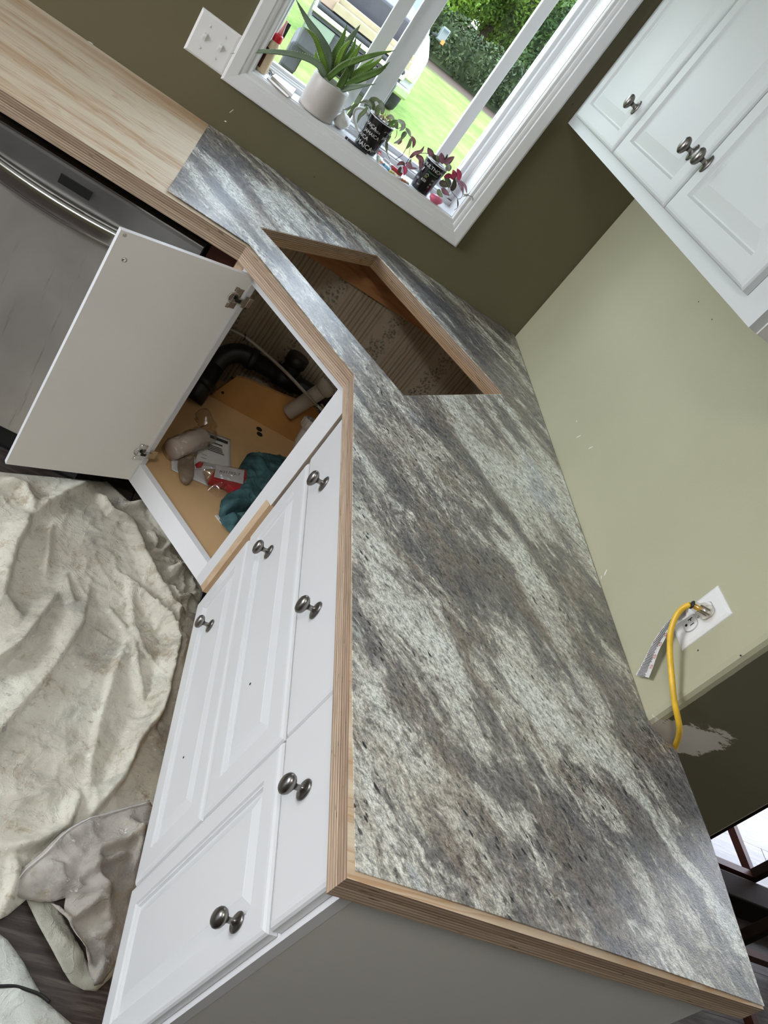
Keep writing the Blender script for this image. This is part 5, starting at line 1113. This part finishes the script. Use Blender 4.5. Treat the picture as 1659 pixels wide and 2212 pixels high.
# ================================================================== OUTSIDE
GZ = -.95
o = G().add([(-30, .3, GZ), (50, .3, GZ), (50, 90, GZ), (-30, 90, GZ)], [(0, 1, 2, 3)]).build('lawn', MT['lawn'], None); o['kind'] = 'structure'
def leaf_cloud(n, size, fn, name):
    c = np.array([fn() for _ in range(n)]); a = np.random.randn(n, 3); a /= np.linalg.norm(a, axis=1)[:, None]; b = np.cross(a, np.random.randn(n, 3)); b /= np.linalg.norm(b, axis=1)[:, None]
    s = size*np.random.uniform(.6, 1.3, n)[:, None]; V = np.stack([c-a*s, c+b*s*.45, c+a*s, c-b*s*.45], 1).reshape(-1, 3)
    me = bpy.data.meshes.new(name); me.from_pydata(V.tolist(), [], [(4*i, 4*i+1, 4*i+2, 4*i+3) for i in range(n)]); return me
def blob(cx, cy, cz, rx, ry, rz_):
    def f():
        v = np.random.randn(3); v /= np.linalg.norm(v); r = np.random.uniform(.72, 1.0)**.7; return (cx+v[0]*rx*r, cy+v[1]*ry*r, cz+v[2]*rz_*r)
    return f
for i, (x, y, hh, r, mt, lab) in enumerate([(2.6, 33, 5.0, 2.4, 'tree1', 'bright green leafy tree seen through the window\'s middle pane'), (6.6, 40, 6.5, 3.2, 'tree1', 'yellow-green tree beyond the hedge, right of the middle pane'), (9.4, 33, 6.0, 2.8, 'tree2', 'dark green tree seen through the window\'s narrow right strip'),
        (-.6, 41, 6.5, 3.0, 'tree2', 'dark tree standing behind the white truck'), (-5.5, 36, 6.5, 3.2, 'tree2', 'dark tree far left behind the loaded trailer'), (15.5, 40, 7, 3.4, 'tree1', 'bright tree at the far right of the yard')]):
    t = thing('tree', (x, y, GZ), lab, 'tree', 'trees beyond the lawn'); G().tube([(x, y, GZ), (x+.1, y, GZ+hh*.3), (x, y, GZ+hh*.6)], [.28, .2, .1], 10).build('trunk', MT['bark'], t, True)
    parts = [blob(x+random.uniform(-.5, .5)*r, y+random.uniform(-.5, .5)*r, GZ+hh*random.uniform(.32, .95), r*.62, r*.62, r*.55) for _ in range(9)]
    link('crown', leaf_cloud(24000, .11, lambda: parts[random.randrange(9)](), 'crown'), MT[mt], t, kind='stuff')
hb = [blob(x, 29.5+random.uniform(-.3, .3), GZ+.8+random.uniform(0, .3), .9, .9, .85) for x in np.arange(-8, 18, .75)]
o = link('hedge', leaf_cloud(26000, .085, lambda: hb[random.randrange(len(hb))](), 'hedge'), MT['hedge']); tag(o, 'low dark hedge along the far side of the lawn', 'hedge')
G().box(-8, 18, 29.6, 29.9, GZ, GZ+1.3).build('hedge_core', MT['hedge'], o)
wb_ = [blob(x, 47+random.uniform(-1, 1), GZ+random.uniform(.8, 7.0), 1.8, 1.2, 1.7) for x in np.arange(-14, 34, .55)]
o = link('woodland', leaf_cloud(60000, .26, lambda: wb_[random.randrange(len(wb_))](), 'woodland'), MT['tree1']); tag(o, 'continuous leafy woodland closing the view behind the separate trees', 'woodland'); o['kind'] = 'stuff'
# white pickup facing the house
wtk = thing('white_truck', (.2, 15.5, GZ), 'white pickup truck parked on the lawn with a wide towing mirror', 'truck')
x0, x1 = -.62, 1.36
body = [(14.0, GZ+.45), (13.95, GZ+.75), (14.0, GZ+1.05), (14.15, GZ+1.25), (15.3, GZ+1.42), (15.6, GZ+1.45), (19.2, GZ+1.40), (19.25, GZ+.45)]
g = G(); n = len(body); g.add([(x0, y, z) for y, z in body]+[(x1, y, z) for y, z in body], [tuple(range(n)), tuple(range(2*n-1, n-1, -1))]+[(i, i+n, (i+1) % n+n, (i+1) % n) for i in range(n)]); g.build('body', MT['whitepaint'], wtk, bev=.08, fix=True)
cb = [(15.35, GZ+1.42, 0), (16.1, GZ+1.98, .16), (17.4, GZ+2.0, .16), (17.7, GZ+1.42, 0)]
g = G(); g.add([(x0+.06+i, y, z) for y, z, i in cb]+[(x1-.06-i, y, z) for y, z, i in cb], [(0, 1, 2, 3), (7, 6, 5, 4)]+[(i, i+4, (i+1) % 4+4, (i+1) % 4) for i in range(4)]); g.build('cab', MT['whitepaint'], wtk, bev=.05, fix=True)
g = G(); ya, za, yb, zb2 = 15.42, GZ+1.47, 16.04, GZ+1.92
g.add([(x0+.18, ya-.02, za), (x1-.18, ya-.02, za), (x1-.32, yb-.02, zb2), (x0+.32, yb-.02, zb2)], [(0, 1, 2, 3)]); g.build('windshield', MT['autoglass'], wtk)
g = G(); g.box(x0+.28, x1-.28, 13.91, 13.95, GZ+.68, GZ+1.02); g.build('grille', MT['steel_dark'], wtk)
for s_ in (-1, 1):
    xc = (x0+x1)/2+s_*.80
    G().box(xc-.13, xc+.13, 13.90, 13.96, GZ+.72, GZ+.98).build('headlight', MT['chrome'], wtk, bev=.03)
    G().lathe([(.36, -.12), (.39, -.08), (.39, .08), (.36, .12)], 24, T((x0+x1)/2+s_*.88, 14.85, GZ+.39) @ Matrix.Rotation(math.radians(90), 4, 'Y')).build('tire', MT['tire'], wtk, True)
    G().lathe([(.36, -.12), (.39, -.08), (.39, .08), (.36, .12)], 24, T((x0+x1)/2+s_*.88, 18.3, GZ+.39) @ Matrix.Rotation(math.radians(90), 4, 'Y')).build('tire', MT['tire'], wtk, True)
    mm = G().box((x0+x1)/2+s_*1.16-.09, (x0+x1)/2+s_*1.16+.09, 15.45, 15.62, GZ+1.47, GZ+1.74).build('mirror', MT['autoglass'], wtk, bev=.03)
    G().tube([((x0+x1)/2+s_*.98, 15.6, GZ+1.5), ((x0+x1)/2+s_*1.1, 15.55, GZ+1.53)], .03, 8).build('mirror_arm', MT['tire'], mm)
    G().box((x0+x1)/2+s_*1.16+.02, (x0+x1)/2+s_*1.16+.09, 15.435, 15.45, GZ+1.46, GZ+1.54).build('reflector', MT['orange'], mm)
G().box(x0, x1, 13.86, 14.0, GZ+.42, GZ+.62).build('bumper', MT['chrome'], wtk, bev=.04)
# dark trailer with boards
tr = thing('loaded_trailer', (-.35, 9, GZ), 'dark flatbed trailer loaded with pale boards outside the window\'s left pane', 'trailer')
tx0, tx1 = -.92, .30
G().box(tx0, tx1, 8.0, 11.5, -.02, .36).build('bed', MT['blackpaint'], tr, bev=.05)
G().box(tx0-.02, tx1+.02, 7.95, 11.5, .40, .455).build('rail', MT['steel_bright'], tr, bev=.01); G().box(tx0, tx1, 7.99, 11.5, .36, .40).build('rail', MT['blackpaint'], tr)
G().box(tx0+.02, tx1, 7.98, 11.4, .455, .50).build('tarp', MT['tire'], tr, bev=.02)
g = front_panel(.34, .15, .03); g.build('tail_window', plain('green_reflection_glass', (.09, .13, .08), .1), tr, M=T(-.93, 7.965, .20))  # the pane's green reflection is put into its base colour
for k in range(2): G().box(-.74+.02*k, .32, 8.05+k*.12, 8.15+k*.12, .52+.06*k, .61+.06*k).build('board', MT['lumber'], tr, bev=.004)
G().box(-.78, .34, 8.45, 11.2, .50, .92).build('cargo_box', MT['blackpaint'], tr, bev=.03)
G().box(-.90, -.72, 8.1, 8.5, .505, .66).build('paper_bundle', plain('tan_bundle', (.28, .20, .14), .7), tr, bev=.01)
for s_ in (-.86, .20): G().lathe([(.30, -.10), (.33, -.07), (.33, .07), (.30, .10)], 24, T(s_, 8.9, GZ+.33) @ Matrix.Rotation(math.radians(90), 4, 'Y')).build('tire', MT['tire'], tr, True)
for s_ in (-.86, .20): G().box(s_-.1, s_+.1, 8.3, 9.5, -.34, -.02).build('fender', MT['blackpaint'], tr, bev=.04)
